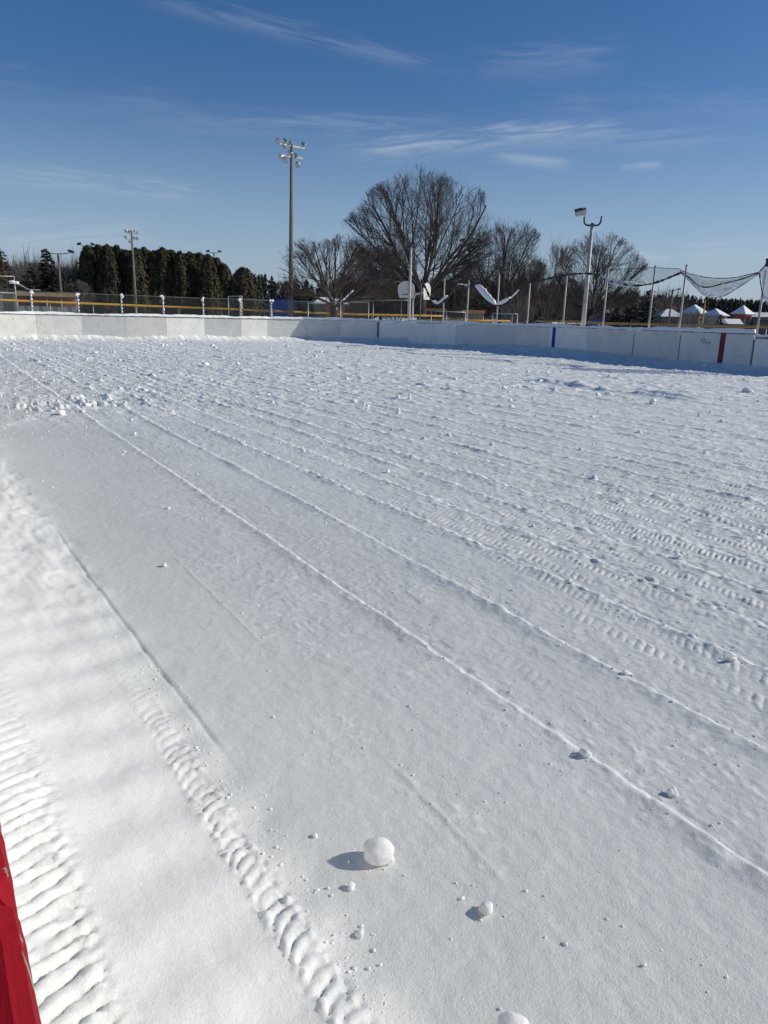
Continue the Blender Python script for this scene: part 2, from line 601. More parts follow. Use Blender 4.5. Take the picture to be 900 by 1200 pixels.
        h[m] += fade * (dep * win * lug + .014 * edge * crumb + .003 * edge + .004 * win * crumb)
    # faint blade scratches in the smooth lane
    for (ua, ub, dp) in (((458, 895), (590, 1035), .006), ((203, 652), (305, 752), .005), ((320, 690), (350, 722), .003)):
        (xa, ya, _), (xb, yb, _) = on_z(*ua), on_z(*ub)
        L2 = math.hypot(xb - xa, yb - ya)
        t = ((X - xa) * (xb - xa) + (Y - ya) * (yb - ya)) / L2
        d = ((X - xa) * (yb - ya) - (Y - ya) * (xb - xa)) / L2
        h += dp * .5 * np.exp(-((d + .006 * fbm(t * 9, t * 0, 132, 2)) / .013) ** 2) * sst(-.1, .15, t) * sst(L2 + .1, L2 - .15, t) * (.5 + vnoise(t * 14, t * 0, 131))
    # a long low plough ridge across the far right
    p0, p1 = on_z(620, 446), on_z(850, 474)
    L2 = math.hypot(p1.x - p0.x, p1.y - p0.y)
    t = ((X - p0.x) * (p1.x - p0.x) + (Y - p0.y) * (p1.y - p0.y)) / L2
    d = ((X - p0.x) * (p1.y - p0.y) - (Y - p0.y) * (p1.x - p0.x)) / L2
    h += (.10 + .10 * fbm(t * 1.1, t * 0, 133, 3)) * np.exp(-((d + .1 * fbm(t * .7, d * .2, 134, 2)) / .22) ** 2) * sst(-.5, 1, t) * sst(L2 + .5, L2 - 2, t)
    fresh += .5 * far * np.clip(n4 - .1, 0, .6) + .6 * st * np.clip(fbm(X * 4, Y * 2.6, 31, 4, .65), 0, .5)
    # drifts against the boards
    side = XB - X
    drift = .26 + .13 * fbm(Y * .25, Y * 0, 140, 3) + .16 * np.exp(-((Y - 28) / 5.0) ** 2)
    wd = 1.5 + .9 * fbm(Y * .3, Y * 0 + 4, 141, 2) + 1.5 * np.exp(-((Y - 31) / 5) ** 2)
    h += np.clip(drift, .1, .6) * np.exp(-np.clip(side, 0, None) / wd * 1.6)
    # corner + end drift
    cx, cy = X - (XB - RC), Y - (YE - RC)
    rr = np.where((cx > 0) & (cy > 0), RC - np.hypot(np.clip(cx, 0, None), np.clip(cy, 0, None)), YE - Y)
    h += np.where(cy > -2, (.26 + .12 * fbm(X * .6, X * 0, 143, 3)) * np.exp(-np.clip(rr, 0, None) / .55), 0)
    return h


def axis(lo, hi, c, dmin, rate):
    pts = [c]
    x = c
    while x < hi:
        x += max(dmin, rate * (x - c))
        pts.append(x)
    x = c
    left = []
    while x > lo:
        x -= max(dmin * 1.2, rate * 3 * (c - x))
        left.append(x)
    return np.array(left[::-1] + pts, dtype=np.float64)


def build_rink():
    xs = axis(-.03, XB + .06, 1.2, .006, .0034)
    ys = axis(-3.0, YE + .3, 1.9, .006, .0046)
    X, Y = np.meshgrid(xs, ys)
    X = X.astype(np.float64)
    FR = np.zeros_like(X)
    Z = rink_h(X, Y, fresh=FR)
    nx, ny = len(xs), len(ys)
    v = np.stack([X.ravel(), Y.ravel(), Z.ravel()], 1)
    i = np.arange(ny - 1)[:, None] * nx + np.arange(nx - 1)[None, :]
    i = i.ravel()
    f = np.stack([i, i + 1, i + nx + 1, i + nx], 1)
    # trim the two rounded corners
    for cxs, sg in ((XB - RC, 1), (RC, -1)):
        cx, cy = (v[:, 0] - cxs) * sg, v[:, 1] - (YE - RC)
        out = (cx > 0) & (cy > 0) & (np.hypot(cx, cy) > RC + .12)
        f = f[~out[f].any(1)]
    used = np.zeros(len(v), bool)
    used[f.ravel()] = True
    idx = np.cumsum(used) - 1
    print('rink verts', used.sum())
    me = np_mesh('rink_snow', v[used], idx[f], M['rink'])
    at = me.attributes.new('fresh', 'FLOAT', 'POINT')
    at.data.foreach_set('value', np.clip(FR.ravel()[used], 0, 1).astype(np.float32))
    o = link('rink_snow', me)
    tag(o, kind='structure')


build_rink()


def gz(x, y):
    """ground level of the park around the rink"""
    x, y = np.asarray(x, float), np.asarray(y, float)
    b = np.arctan2(x, np.maximum(y, 1e-3))
    d = np.hypot(x, y)
    rise = 1.0 * sst(47.5, 58, d) * sst(R_(32), R_(8), b) * (y > 0)
    return .05 + rise + .0


def build_field():
    a = np.concatenate([-np.geomspace(3000, 60, 26), np.linspace(-56, 130, 94), np.geomspace(134, 3000, 26)])
    X, Y = np.meshgrid(a, a)
    Z = gz(X, Y) + .06 * fbm(X * .12, Y * .12, 201, 3)
    inside = (X > -1.5) & (X < XB + .0) & (Y < YE + .0)
    Z = np.where(inside, -.25, Z)
    n = len(a)
    v = np.stack([X.ravel(), Y.ravel(), Z.ravel()], 1)
    i = (np.arange(n - 1)[:, None] * n + np.arange(n - 1)[None, :]).ravel()
    f = np.stack([i, i + 1, i + n + 1, i + n], 1)
    tag(link('snow_field', np_mesh('snow_field', v, f, M['field'])), kind='structure')


build_field()


# ------------------------------------------------------------------ boards
def board_panel(a, b, z0, z1, th, mat, root, name='panel', gap=.012, out=1):
    """upright panel from a to b (xy), its rink face on the line ab"""
    a, b = Vector((a[0], a[1])), Vector((b[0], b[1]))
    d = (b - a)
    L = d.length
    rz = math.atan2(d.y, d.x)
    nrm = Vector((-d.y, d.x)) / L * out
    c = (a + b) / 2 + nrm * th / 2
    mb = MB().box((c.x, c.y, (z0 + z1) / 2), (L - gap, th, z1 - z0), rz)
    return mb.build(name, mat, root)


def snow_strip(pts, z, w, hmax, seed, parent, name='snow_cap', chunk=.18):
    """heaped snow lying on a rail that follows pts (xy list)"""
    r = random.Random(seed)
    P = []
    for i in range(len(pts) - 1):
        a, b = Vector(pts[i]), Vector(pts[i + 1])
        n = max(1, int((b - a).length / chunk))
        for k in range(n): P.append(a + (b - a) * k / n)
    P.append(Vector(pts[-1]))
    mb = MB()
    N = 7
    hh = .6
    for i, p in enumerate(P):
        d = P[min(i + 1, len(P) - 1)] - P[max(i - 1, 0)]
        nr = Vector((-d.y, d.x)).normalized()
        hh = min(1.15, max(.30, hh + r.uniform(-.22, .22)))
        ww = w * (1 + r.uniform(-.12, .16))
        dz = r.uniform(-.02, .0)
        for k in range(N):
            t = k / (N - 1) * 2 - 1
            zz = z + hmax * hh * math.sqrt(max(0, 1 - t * t)) + (dz if abs(t) > .9 else 0)
            q = p + nr * (t * ww / 2)
            mb.v.append((q.x, q.y, zz))
    for i in range(len(P) - 1):
        for k in range(N - 1):
            a = i * N + k
            mb.f.append((a, a + 1, a + N + 1, a + N))
    for e in (0, (len(P) - 1) * N):
        mb.f.append(tuple(e + k for k in range(N)))
    return mb.build(name, M['snow_plain'], parent, True)


# end boards with both rounded corners
end = thing('end_boards', 'white hockey rink end boards in sunlight, snow heaped along the top', 'rink boards', (0, 0, 0))
ex = [7.0 - .35] + [7.0 - .35 + 2.42 * k for k in range(1, 6)] + [20.6]
path_end = []
for k in range(5, 0, -1):                   # left corner, out of frame mostly
    t = R_(-18 * k)
    path_end.append((RC + RC * math.sin(t), YE - RC + RC * math.cos(t)))
path_end[-1] = (4.45, YE - .48)
path_end += [(x, YE) for x in ex]
for k, (a, b) in enumerate(zip(path_end[:-1], path_end[1:])):
    board_panel(a, b, -.1, 1.36, .05, M['board'] if k not in (6, 9) else M['board_old'], end)
cp = path_end
mb = MB()
for a, b in zip(cp[:-1], cp[1:]):
    a, b = Vector(a), Vector(b)
    d = b - a
    c = (a + b) / 2 + Vector((-d.y, d.x)).normalized() * .03
    mb.box((c.x, c.y, 1.387), (d.length + .02, .12, .05), math.atan2(d.y, d.x))
mb.build('cap_rail', M['cap_dark'], end)
snow_strip([(p[0], p[1] + .03) for p in cp], 1.407, .125, .13, 4, end)

# far side boards: corner facets, then the long straight side
far = thing('side_boards', 'shaded white rink side boards across the ice with blue and red line stripes', 'rink boards')
path_far = [(20.6, YE)]
for k in range(1, 5):
    t = R_(22.5 * k)
    path_far.append((XB - RC + RC * math.sin(t), YE - RC + RC * math.cos(t)))
path_far[1] = (22.95, YE - .55)
yj = [36.9, 34.5, 32.1, 29.55, 27.1, 24.6, 21.95, 19.62]
path_far += [(XB, y) for y in yj]
path_far.append((XB, 16.45))
tilt = random.Random(12)
for k, (a, b) in enumerate(zip(path_far[:-1], path_far[1:])):
    o = board_panel(a, b, -.1, 1.39 + tilt.uniform(-.015, .015), .05, M['board_old'] if k in (6, 7) else M['board'], far)
mb = MB()
for a, b in zip(path_far[:-1], path_far[1:]):
    a, b = Vector(a), Vector(b)
    d = b - a
    c = (a + b) / 2 + Vector((-d.y, d.x)).normalized() * .03
    mb.box((c.x, c.y, 1.424), (d.length + .02, .11, .035), math.atan2(d.y, d.x))
mb.build('cap_rail', M['cap_dark'], far)
snow_strip([(p[0] + .02, p[1] + .02) for p in path_far], 1.425, .16, .14, 9, far)
lower = [(XB, 16.40), (XB, 13.9), (XB, 11.4), (XB, 8.9), (XB, 6.4), (XB, 3.9), (XB, 1.4), (XB, -1.1)]
for a, b in zip(lower[:-1], lower[1:]):
    board_panel(a, b, -.1, 1.24, .05, M['board'], far)
mb = MB()
for a, b in zip(lower[:-1], lower[1:]):
    mb.box((XB + .025, (a[1] + b[1]) / 2, 1.27), (.14, a[1] - b[1] - .006, .055))
tag(mb.build('gate_rail', M['stripe_red'], far), 'dark red cap rail on the lower board section')
snow_strip([(XB + .05, 16.36), (XB + .05, 5)], 1.295, .2, .16, 10, far)


def stripe(y, w, mat, lab, z0=-.05, z1=1.40):
    mb = MB().box((XB - .006, y, (z0 + z1) / 2), (.008, w, z1 - z0))
    tag(mb.build('stripe', mat, far), lab)


stripe(26.75, .21, M['stripe_blue'], 'blue line stripe painted down the board')
stripe(17.72, .22, M['stripe_red'], 'red centre line stripe painted down the board')
jx = path_far[3]
MB().box((jx[0] - .03, jx[1] - .02, .68), (.07, .07, 1.36), R_(30)).build('stripe', M['stripe_black'], far)
for y, z, w, hh in ((18.62, 1.0, .05, .09), (18.50, 1.03, .06, .03), (18.45, .92, .04, .10), (18.36, .94, .06, .07), (18.24, .93, .035, .11), (18.55, .9, .05, .04), (18.3, 1.04, .03, .03)):
    MB().box((XB - .004, y, z + .08), (.004, w, hh)).build('scuff_mark', M['smudge'], far)
for y in (19.62, 21.95, 16.45):
    MB().box((XB - .005, y, .62), (.006, .035, 1.2)).build('joint_strip', M['post_dark'], far)
for y in (16.45, 19.62, 24.6, 29.55, 34.5):
    MB().box((XB + .10, y, .6), (.09, .09, 1.2)).build('back_post', M['wood'], far)

# near side board, right under the photographer
near = thing('near_boards', 'near rink boards with chipped red painted top rail at the left edge', 'rink boards')
yy = -4.0
while yy < YE - RC:
    board_panel((-.035, yy + 2.44), (-.035, yy), -.1, 1.255, .04, M['board'], near, out=-1)
    yy += 2.44


def rail_piece(y0, y1):
    n = 14
    prof = [(-.165, 1.258), (-.165, 1.290), (-.155, 1.300), (.010, 1.300), (.0205, 1.293), (.024, 1.280), (.024, 1.258)]
    b = MB()
    rr = random.Random(int(y0 * 100))
    ny = max(2, int((y1 - y0) / .012)) if y1 < 2 else 3
    for j in range(ny + 1):
        y = y0 + (y1 - y0) * j / ny
        e = min(1, min(y - y0, y1 - y) / .012 + .0)
        for k, (x, z) in enumerate(prof):
            wob = rr.uniform(-.0005, .0005) if 3 <= k <= 6 else 0
            b.v.append((x + wob - (1 - e) * (.006 if k > 3 else 0), y, z + wob * .6 - (1 - e) * (.005 if 1 < k < 5 else 0)))
    n = len(prof)
    for j in range(ny):
        for k in range(n):
            k2 = (k + 1) % n
            b.f.append((j * n + k, (j + 1) * n + k, (j + 1) * n + k2, j * n + k2))
    b.f.append(tuple(range(n))[::-1])
    b.f.append(tuple(ny * n + k for k in range(n)))
    b.build('top_rail', M['red_rail'], near)


rail_piece(-3.0, .487)
rail_piece(.493, 1.9)
for k in range(14):
    rail_piece(1.906 + k * 2.44, 1.9 + (k + 1) * 2.44)
tmp = [o for o in near.children if o.name.startswith('top_rail')]


# ------------------------------------------------------------------ poles, posts, nets
def post_thing(px, X, py_top, label, name='net_post', rad=.042, mat='post_grey', group=None):
    p = on_x(px, 376, X)
    d = math.hypot(p.x, p.y)
    top = hgt(px, py_top, d)
    t = thing(name, label, 'post', (p.x, p.y, 0), 0, group)
    MB().tube([(0, 0, 0), (0, 0, top)], rad, 10).build('pole', M[mat], t, True)
    MB().tube([(0, 0, top), (0, 0, top + .02), (0, 0, top + .035)], [rad * 1.25, rad * 1.2, .01], 10).build('cap', M['lamp_dark'], t, True)
    return t, top


G = 'net posts behind the side boards'
XN = XB + .20
POSTS = [(492, 327, 'dark net post beside the tilted basketball backboard'),
         (519, 326, 'net post left of the deep loop in the bundled net'),
         (547, 325, 'net post where the bundled net hangs from a peak'),
         (582, 322, 'net post behind the snow laden low loop of net'),
         (618, 331, 'net post where the snow laden net climbs to a rope'),
         (660, 323, 'net post between the blue stripe and the slim forked tree'),
         (707, 314, 'net post just right of the arm-lamp pole'),
         (761, 312, 'net post in front of the dark spruces'),
         (797, 311, 'net post at the peak where two sagging nets meet'),
         (889, 318, 'net post at the far right beside the draped grey net'),
         (968, 296, 'net post beyond the right edge carrying the draped grey net')]
post_at = {}
for px, py, lab in POSTS:
    t, top = post_thing(px, XN, py, lab, group=G, mat='post_dark' if px == 492 else 'post_grey')
    post_at[px] = (t.location.y, top)


def curve_x(pts, X, n=6):
    """smooth 3-D curve in the plane x=X through image-fitted points"""
    W = [on_x(a, b, X) for a, b in pts]
    out = []
    for i in range(len(W) - 1):
        p0, p1, p2, p3 = W[max(i - 1, 0)], W[i], W[i + 1], W[min(i + 2, len(W) - 1)]
        for k in range(n):
            t = k / n
            out.append(.5 * ((2 * p1) + (p2 - p0) * t + (2 * p0 - 5 * p1 + 4 * p2 - p3) * t * t + (3 * p1 - p0 - 3 * p2 + p3) * t ** 3))
    out.append(W[-1])
    return out


def resample(c, n):
    L = [0]
    for a, b in zip(c[:-1], c[1:]): L.append(L[-1] + (b - a).length)
    out = []
    for k in range(n):
        s = L[-1] * k / (n - 1)
        i = max(j for j in range(len(L)) if L[j] <= s + 1e-9)
        if i >= len(c) - 1: out.append(c[-1].copy())
        else: out.append(c[i].lerp(c[i + 1], (s - L[i]) / max(1e-9, L[i + 1] - L[i])))
    return out


def net_sheet(top, bot, X, rows, name, mat, parent, bulge=.12, seed=1, n=34):
    a, b = resample(curve_x(top, X), n), resample(curve_x(bot, X), n)
    r = random.Random(seed)
    R = []
    for i in range(rows + 1):
        t = i / rows
        row = []
        for j in range(n):
            p = a[j].lerp(b[j], t)
            p.x += bulge * math.sin(math.pi * t) * math.sin(j * .9 + seed) * .5 + r.uniform(-.015, .015)
            row.append(p)
        R.append(row)
    return grid_sheet(R).build(name, mat, parent, True)


def rope(pts, X, rad, parent, name='rope', mat='rope', jit=.25, seed=2, n=6):
    c = curve_x(pts, X, n)
    r = random.Random(seed)
    return MB().tube(c, [rad * (1 + r.uniform(-jit, jit)) for _ in c], 7).build(name, M[mat], parent, True)


def lump(mb, c, r, rr, sub=1, flat=.8, noise=.25):
    """one rounded irregular lump added to mb"""
    V, F = ICO[sub]
    a = len(mb.v)
    ax = [rr.uniform(.8, 1.2) for _ in range(3)]
    for v in V:
        k = 1 + noise * (rr.random() - .5)
        mb.v.append((c[0] + v[0] * r * ax[0] * k, c[1] + v[1] * r * ax[1] * k, c[2] + v[2] * r * flat * ax[2] * k))
    mb.f += [tuple(a + i for i in f) for f in F]


def ico(sub):
    import bmesh
    bm = bmesh.new()
    bmesh.ops.create_icosphere(bm, subdivisions=sub, radius=1)
    bm.verts.index_update()
    V = [tuple(v.co) for v in bm.verts]
    F = [tuple(v.index for v in f.verts) for f in bm.faces]
    bm.free()
    return V, F


ICO = {k: ico(k) for k in (1, 2, 3, 4)}


def net_snow(pts, X, r, parent, seed, name='snow_clump', dz=.0):
    rr = random.Random(seed)
    mb = MB()
    for p in curve_x(pts, X, 5):
        for _ in range(3):
            lump(mb, (p.x + rr.uniform(-.06, .06), p.y + rr.uniform(-.06, .06), p.z + dz + rr.uniform(-.03, .05)), r * rr.uniform(.5, 1.1), rr, 1, .75, .3)
    return mb.build(name, M['snow_plain'], parent, True)


# N1: the big sagging net near the right edge
n1 = thing('sagging_net', 'big sagging black net with snow in its belly between the two rightmost posts', 'net', (0, 0, 0))
top1 = [(797, 316), (810, 321), (828, 325), (845, 326), (862, 325), (878, 321.5), (889, 319)]
mid1 = [(797, 318), (806, 324), (818, 334), (830, 336.5), (845, 333), (862, 329), (877, 324.5), (889, 320)]
bot1 = [(797, 319), (808, 329), (819, 340.5), (828, 347.5), (838, 349), (850, 346), (862, 339), (876, 330), (889, 321)]
net_sheet(top1, mid1, XN, 6, 'mesh', M['net'], n1, .2, 1)
net_sheet([(797, 317), (820, 326), (845, 329), (870, 325), (889, 320)], mid1, XN + .05, 4, 'mesh', M['net'], n1, .2, 7)
tag(net_sheet(mid1, bot1, XN - .03, 6, 'mesh', M['net_snow'], n1, .2, 2), 'belly of the net clogged with rime and snow')
rope(top1, XN, .016, n1, seed=3)
rope(mid1, XN - .02, .024, n1, seed=4)
rope(bot1, XN - .02, .014, n1, seed=5)
net_snow([(826, 345), (833, 347), (836, 346)], XN - .06, .07, n1, 6)
net_snow([(850, 339), (854, 341), (858, 338)], XN - .06, .07, n1, 7)
net_snow([(819, 337), (824, 341)], XN - .06, .05, n1, 8)

# N2: long bundled net running left from the peak post
n2 = thing('bundled_net', 'long bundled black net slung low behind the arm-lamp pole', 'net', (0, 0, 0))
bun2 = [(797, 320), (785, 325), (772, 330), (758, 333.5), (742, 334.5), (726, 331.5), (710, 328), (702, 322.5), (688, 320.5), (672, 321), (660, 322.5), (640, 327), (622, 331), (617, 333)]
top2 = [(797, 315), (780, 314.2), (762, 313.5), (748, 314.5), (730, 315), (712, 316), (707, 316)]
rope(bun2, XN, .042, n2, jit=.5, seed=11, n=8)
rope(top2, XN, .013, n2, seed=12)
net_sheet(top2, bun2[:8], XN, 6, 'mesh', M['net'], n2, .2, 13)
net_sheet([(742, 331), (728, 329), (712, 325), (704, 321)], [(744, 337), (728, 336), (712, 331), (703, 323)], XN - .05, 3, 'mesh', M['net_snow'], n2, .1, 14)
net_snow([(735, 331), (744, 333)], XN, .07, n2, 15)
net_snow([(752, 331), (756, 331.5)], XN, .07, n2, 16)

# N3: grey draped net at the right edge
n3 = thing('draped_net', 'grey rime covered net draped down the rightmost post at the edge', 'net', (0, 0, 0))
tag(net_sheet([(890, 319), (896, 312), (905, 303), (925, 299), (968, 298)], [(894, 345), (897, 352), (906, 372), (925, 378), (968, 384)], XN - .04, 8, 'mesh', M['net_snow'], n3, .25, 21), 'draped mesh whitened with rime')
rope([(890, 319), (896, 312), (905, 303), (925, 299), (968, 298)], XN, .03, n3, seed=22)
rope([(890, 320), (892, 335), (894, 345), (897, 352), (906, 372)], XN - .03, .02, n3, seed=23)
net_snow([(897, 349), (901, 352)], XN - .1, .08, n3, 24)
rope([(900, 312), (900, 306), (899.5, 303)], XN - .08, .07, n3, 'knot', seed=25)

# N4: snow laden loop between the posts in the middle
n4 = thing('snow_laden_net', 'net bundle weighed into a low loop by white snow slabs', 'net', (0, 0, 0))
bun4 = [(617, 332), (612, 338), (606, 344), (598, 351), (590, 356.5), (581, 357.5), (573, 353), (566, 346), (560, 337.5), (556, 332)]
rope(bun4, XN, .045, n4, jit=.5, seed=31)
rr = random.Random(33)


def slab(pts, X, th, parent, seed):
    rr = random.Random(seed)
    c = curve_x(pts, X, 5)
    mb = MB()
    N = 8
    for i, p in enumerate(c):
        t = i / (len(c) - 1)
        w = th * (math.sin(math.pi * min(1, max(0, .06 + .88 * t))) ** .7) * rr.uniform(.85, 1.15)
        for k in range(N):
            a = 2 * math.pi * k / N
            mb.v.append((p.x + .12 * math.cos(a), p.y - w * .35 * (1 + math.sin(a)), p.z + w * (.55 + .55 * math.sin(a))))
    for i in range(len(c) - 1):
        for k in range(N):
            k2 = (k + 1) % N
            mb.f.append((i * N + k, i * N + k2, (i + 1) * N + k2, (i + 1) * N + k))
    mb.f.append(tuple(range(N)))
    mb.f.append(tuple((len(c) - 1) * N + k for k in range(N)))
    return mb.build('snow_slab', M['snow_plain'], parent, True)


slab([(558, 336), (564, 345), (571, 352), (579, 357)], XN - .03, .32, n4, 34)
slab([(582, 357.5), (590, 356), (597, 351)], XN - .03, .24, n4, 35)
slab([(600, 349), (605, 344.5), (608, 341)], XN - .03, .12, n4, 36)

# N5: the loop further left
n5 = thing('looped_net', 'black net bundle looping low between the backboards and the middle posts', 'net', (0, 0, 0))
bun5 = [(556, 332), (551, 327.5), (547, 326), (540, 330), (533, 334), (529, 341), (525, 349), (518, 355), (512, 358), (506, 354), (503, 347), (499, 338), (494, 329)]
rope(bun5, XN, .06, n5, jit=.5, seed=41)
rope([(556, 333), (551, 335), (546, 335), (540, 333.5), (534, 333)], XN, .03, n5, seed=42)
net_snow([(548, 334.5), (542, 334), (536, 332)], XN, .05, n5, 43)
slab([(507, 353), (512, 356.5), (518, 353), (523, 347)], XN - .05, .16, n5, 44)
rope([(544, 319), (534, 318), (525, 320), (518, 324), (510, 328)], XN + .1, .035, n5, seed=45)


def arm_lamp(px, X, py_top, label, lamp_side=-1, hd=True):
    p = on_x(px, 376, X)
    d = math.hypot(p.x, p.y)
    top = hgt(px + 6, py_top, d)
    t = thing('arm_lamp_pole', label, 'lamp post', (p.x, p.y, 0), -math.atan2(p.x, p.y) + .1)
    MB().tube([(0, 0, 0), (0, 0, top * .5), (0, 0, top)], [.115, .10, .075], 12).build('pole', M['post_grey'], t, True)
    s = .38
    arc = []
    for sg in (-1, 1):
        pass
    pts = [(-s, 0, top + .38)]
    for k in range(6):
        a = R_(90 * k / 5)
        pts.append((-s + .2 - .2 * math.cos(a), 0, top + .2 - .2 * math.sin(a)))
    pts.append((0, 0, top + .0))
    for k in range(6):
        a = R_(90 * k / 5)
        pts.append((s - .2 + .2 * math.sin(a), 0, top + .2 - .2 * math.cos(a)))
    pts.append((s + .02, 0, top + .40))
    MB().tube(pts, .042, 8).build('arm', M['lamp_dark'], t, True)
    MB().tube([(0, 0, top - .1), (0, 0, top + .1)], .07, 10).build('collar', M['lamp_dark'], t, True)
    if hd:
        R3 = Matrix.Rotation(R_(-14), 3, 'Y') @ Matrix.Rotation(R_(20), 3, 'X')
        c = Vector((-s - .20, -.05, top + .56))
        f = MB()
        f.box(c, (.46, .36, .22), 0, R3)
        hd_o = f.build('lamp_head', M['lamp_shell'], t)
        g = MB().box(c + R3 @ Vector((0, 0, .13)), (.50, .40, .05), 0, R3)
        g.build('lid', M['lamp_dark'], hd_o)
        MB().tube([(-s, 0, top + .40), (-s, -.02, top + .56), c], .05, 8).build('bracket', M['lamp_shell'], hd_o)
        MB().box(c + R3 @ Vector((.17, .05, .17)), (.15, .2, .04), 0, R3).build('snow_patch', M['snow_plain'], hd_o)
    return t


arm_lamp(684, XB + .95, 264, 'pale pole with U-shaped arm carrying one box floodlight and one bare prong')
arm_lamp(479, XB + 2.2, 290, 'white lamp pole with dark arm standing in front of the big bare tree', hd=False)


def flood(parent, c, yaw, pit, s=1.0, mat='lamp_shell', mlens='lens'):
    """a bell-shaped sports floodlight: shell with a lens and a yoke"""
    dirv = Vector((math.cos(pit) * math.sin(yaw), math.cos(pit) * math.cos(yaw), -math.sin(pit)))
    c = Vector(c)
    prof = [(-.30, .06), (-.26, .13), (-.10, .15), (.0, .20), (.14, .31), (.17, .315)]
    f = MB().tube([c + dirv * (a * s) for a, r in prof], [r * s for a, r in prof], 12).build('floodlight', M[mat], parent, True)
    MB().tube([c + dirv * (.172 * s), c + dirv * (.19 * s), c + dirv * (.20 * s)], [.29 * s, .25 * s, .1 * s], 12).build('lens', M[mlens], f, True)
    MB().tube([c + Vector((0, 0, .0)), c + Vector((0, 0, -.30 * s if pit > -9 else .3))], .03 * s, 6).build('yoke', M['lamp_dark'], f, True)


def stadium_pole(px, d, py_top, label, bars, name='floodlight_pole', base=0.0, rb=.21, rt=.11, lean=0.0, barrot=R_(39), fs=.85, mat='concrete', group=None):
    x, y = spot(px, d)
    z0 = float(gz(x, y))
    top = hgt(px, py_top, d) - z0
    t = thing(name, label, 'light pole', (x, y, z0), 0, group)
    MB().tube([(0, 0, -.1), (lean * .4, 0, top * .4), (lean, 0, top)], [rb, (rb + rt) / 2, rt], 14).build('pole', M[mat], t, True)
    for (dz, L, spec) in bars:
        u = Vector((math.cos(-barrot + 0), math.sin(-barrot), 0))
        u = Vector((math.sin(YAW + R_(90) - barrot), math.cos(YAW + R_(90) - barrot), 0))
        c = Vector((lean, 0, top - dz))
        MB().box(c, (L, .10, .12), math.atan2(u.y, u.x)).build('crossarm', M['galv'], t)
        for (s, yaw, pit, up) in spec:
            flood(t, c + u * (s * L / 2) + Vector((0, 0, .30 * up)), YAW + R_(yaw), R_(pit), fs)
    return t


stadium_pole(340, 62, 165.5, 'tall concrete floodlight pole with two crossarms of silver lamps behind the end boards',
             [(.30, 2.3, [(-.98, 215, 20, .6), (-.62, 60, 40, -.5), (-.48, 85, 50, .9), (-.12, 85, 50, .7), (.92, 90, 55, .9)]),
              (1.05, 1.9, [(-.95, 235, 30, -.3), (-.55, 210, 35, -.9), (-.2, 90, 50, .8), (.42, 90, 60, .4), (.55, 150, 45, -1.5)])],
             lean=.25, fs=.72)
stadium_pole(160, 118, 270.5, 'slim floodlight pole with crossed lamp arms in front of the cedar row',
             [(.35, 2.0, [(-.8, 160, 20, 1), (-.3, 200, 20, .6), (.45, 100, 20, 1), (.9, 120, 20, .6)]),
              (1.2, 1.9, [(-.9, 200, 20, 1), (-.3, 180, 20, -1), (.4, 170, 25, 1), (.85, 180, 20, .8)])],
             rb=.22, rt=.13, lean=.0, fs=.7)


def small_light(px, d, py_top, label, group=None, mat='util', w=1.3):
    x, y = spot(px, d)
    z0 = float(gz(x, y))
    top = hgt(px, py_top, d) - z0
    t = thing('field_light', label, 'light pole', (x, y, z0), -YAW, group)
    MB().tube([(0, 0, -.1), (0, 0, top)], [.20, .12], 10).build('pole', M[mat], t, True)
    MB().tube([(-w, 0, top + .12), (-w * .4, 0, top - .05), (0, 0, top - .1), (w * .4, 0, top - .05), (w, 0, top + .12)], .06, 6).build('arm', M['lamp_dark'], t, True)
    for s in (-1, 1):
        MB().box((s * w, 0, top + .3), (.75, .5, .32), 0, Matrix.Rotation(R_(18 * s), 3, 'Y')).build('lamp_head', M['lamp_dark'], t)
    return t


small_light(74, 120, 297, 'two-headed field light rising beside the pointed spruce', w=1.9)
small_light(107, 160, 288, 'two-headed field light peeking over the left end of the cedar row', w=1.3)
small_light(253, 175, 296, 'two-headed field light peeking over the middle of the cedar row', w=1.3)
small_light(547, 110, 284, 'two-headed field light half hidden in the big bare tree', w=1.2)
# utility pole on the right
x, y = spot(784, 120)
t = thing('utility_pole', 'thin wooden utility pole with a small bracket between two net posts', 'pole', (x, y, 0), -YAW)
tp = hgt(786, 338.5, 120)
MB().tube([(0, 0, 0), (.1, 0, tp)], [.16, .11], 8).build('pole', M['util'], t, True)
MB().tube([(-.3, 0, tp - .3), (.3, 0, tp - .2), (.9, 0, tp - .05)], .06, 6).build('bracket', M['util'], t)
MB().box((.95, 0, tp + .0), (.4, .25, .2)).build('lamp_head', M['lamp_dark'], t)
x, y = spot(824, 60)
t = thing('wooden_stake', 'tall orange-brown wooden stake in front of the houses', 'stake', (x, y, 0), 0)
MB().tube([(0, 0, 0), (0.02, 0, hgt(825, 352, 60))], [.06, .04], 6).build('shaft', M['wood'], t)
MB().tube([(0.02, 0, hgt(825, 352, 60)), (0.02, 0, hgt(825, 352, 60) + .06)], [.05, .01], 6).build('tip', M['wood'], t)


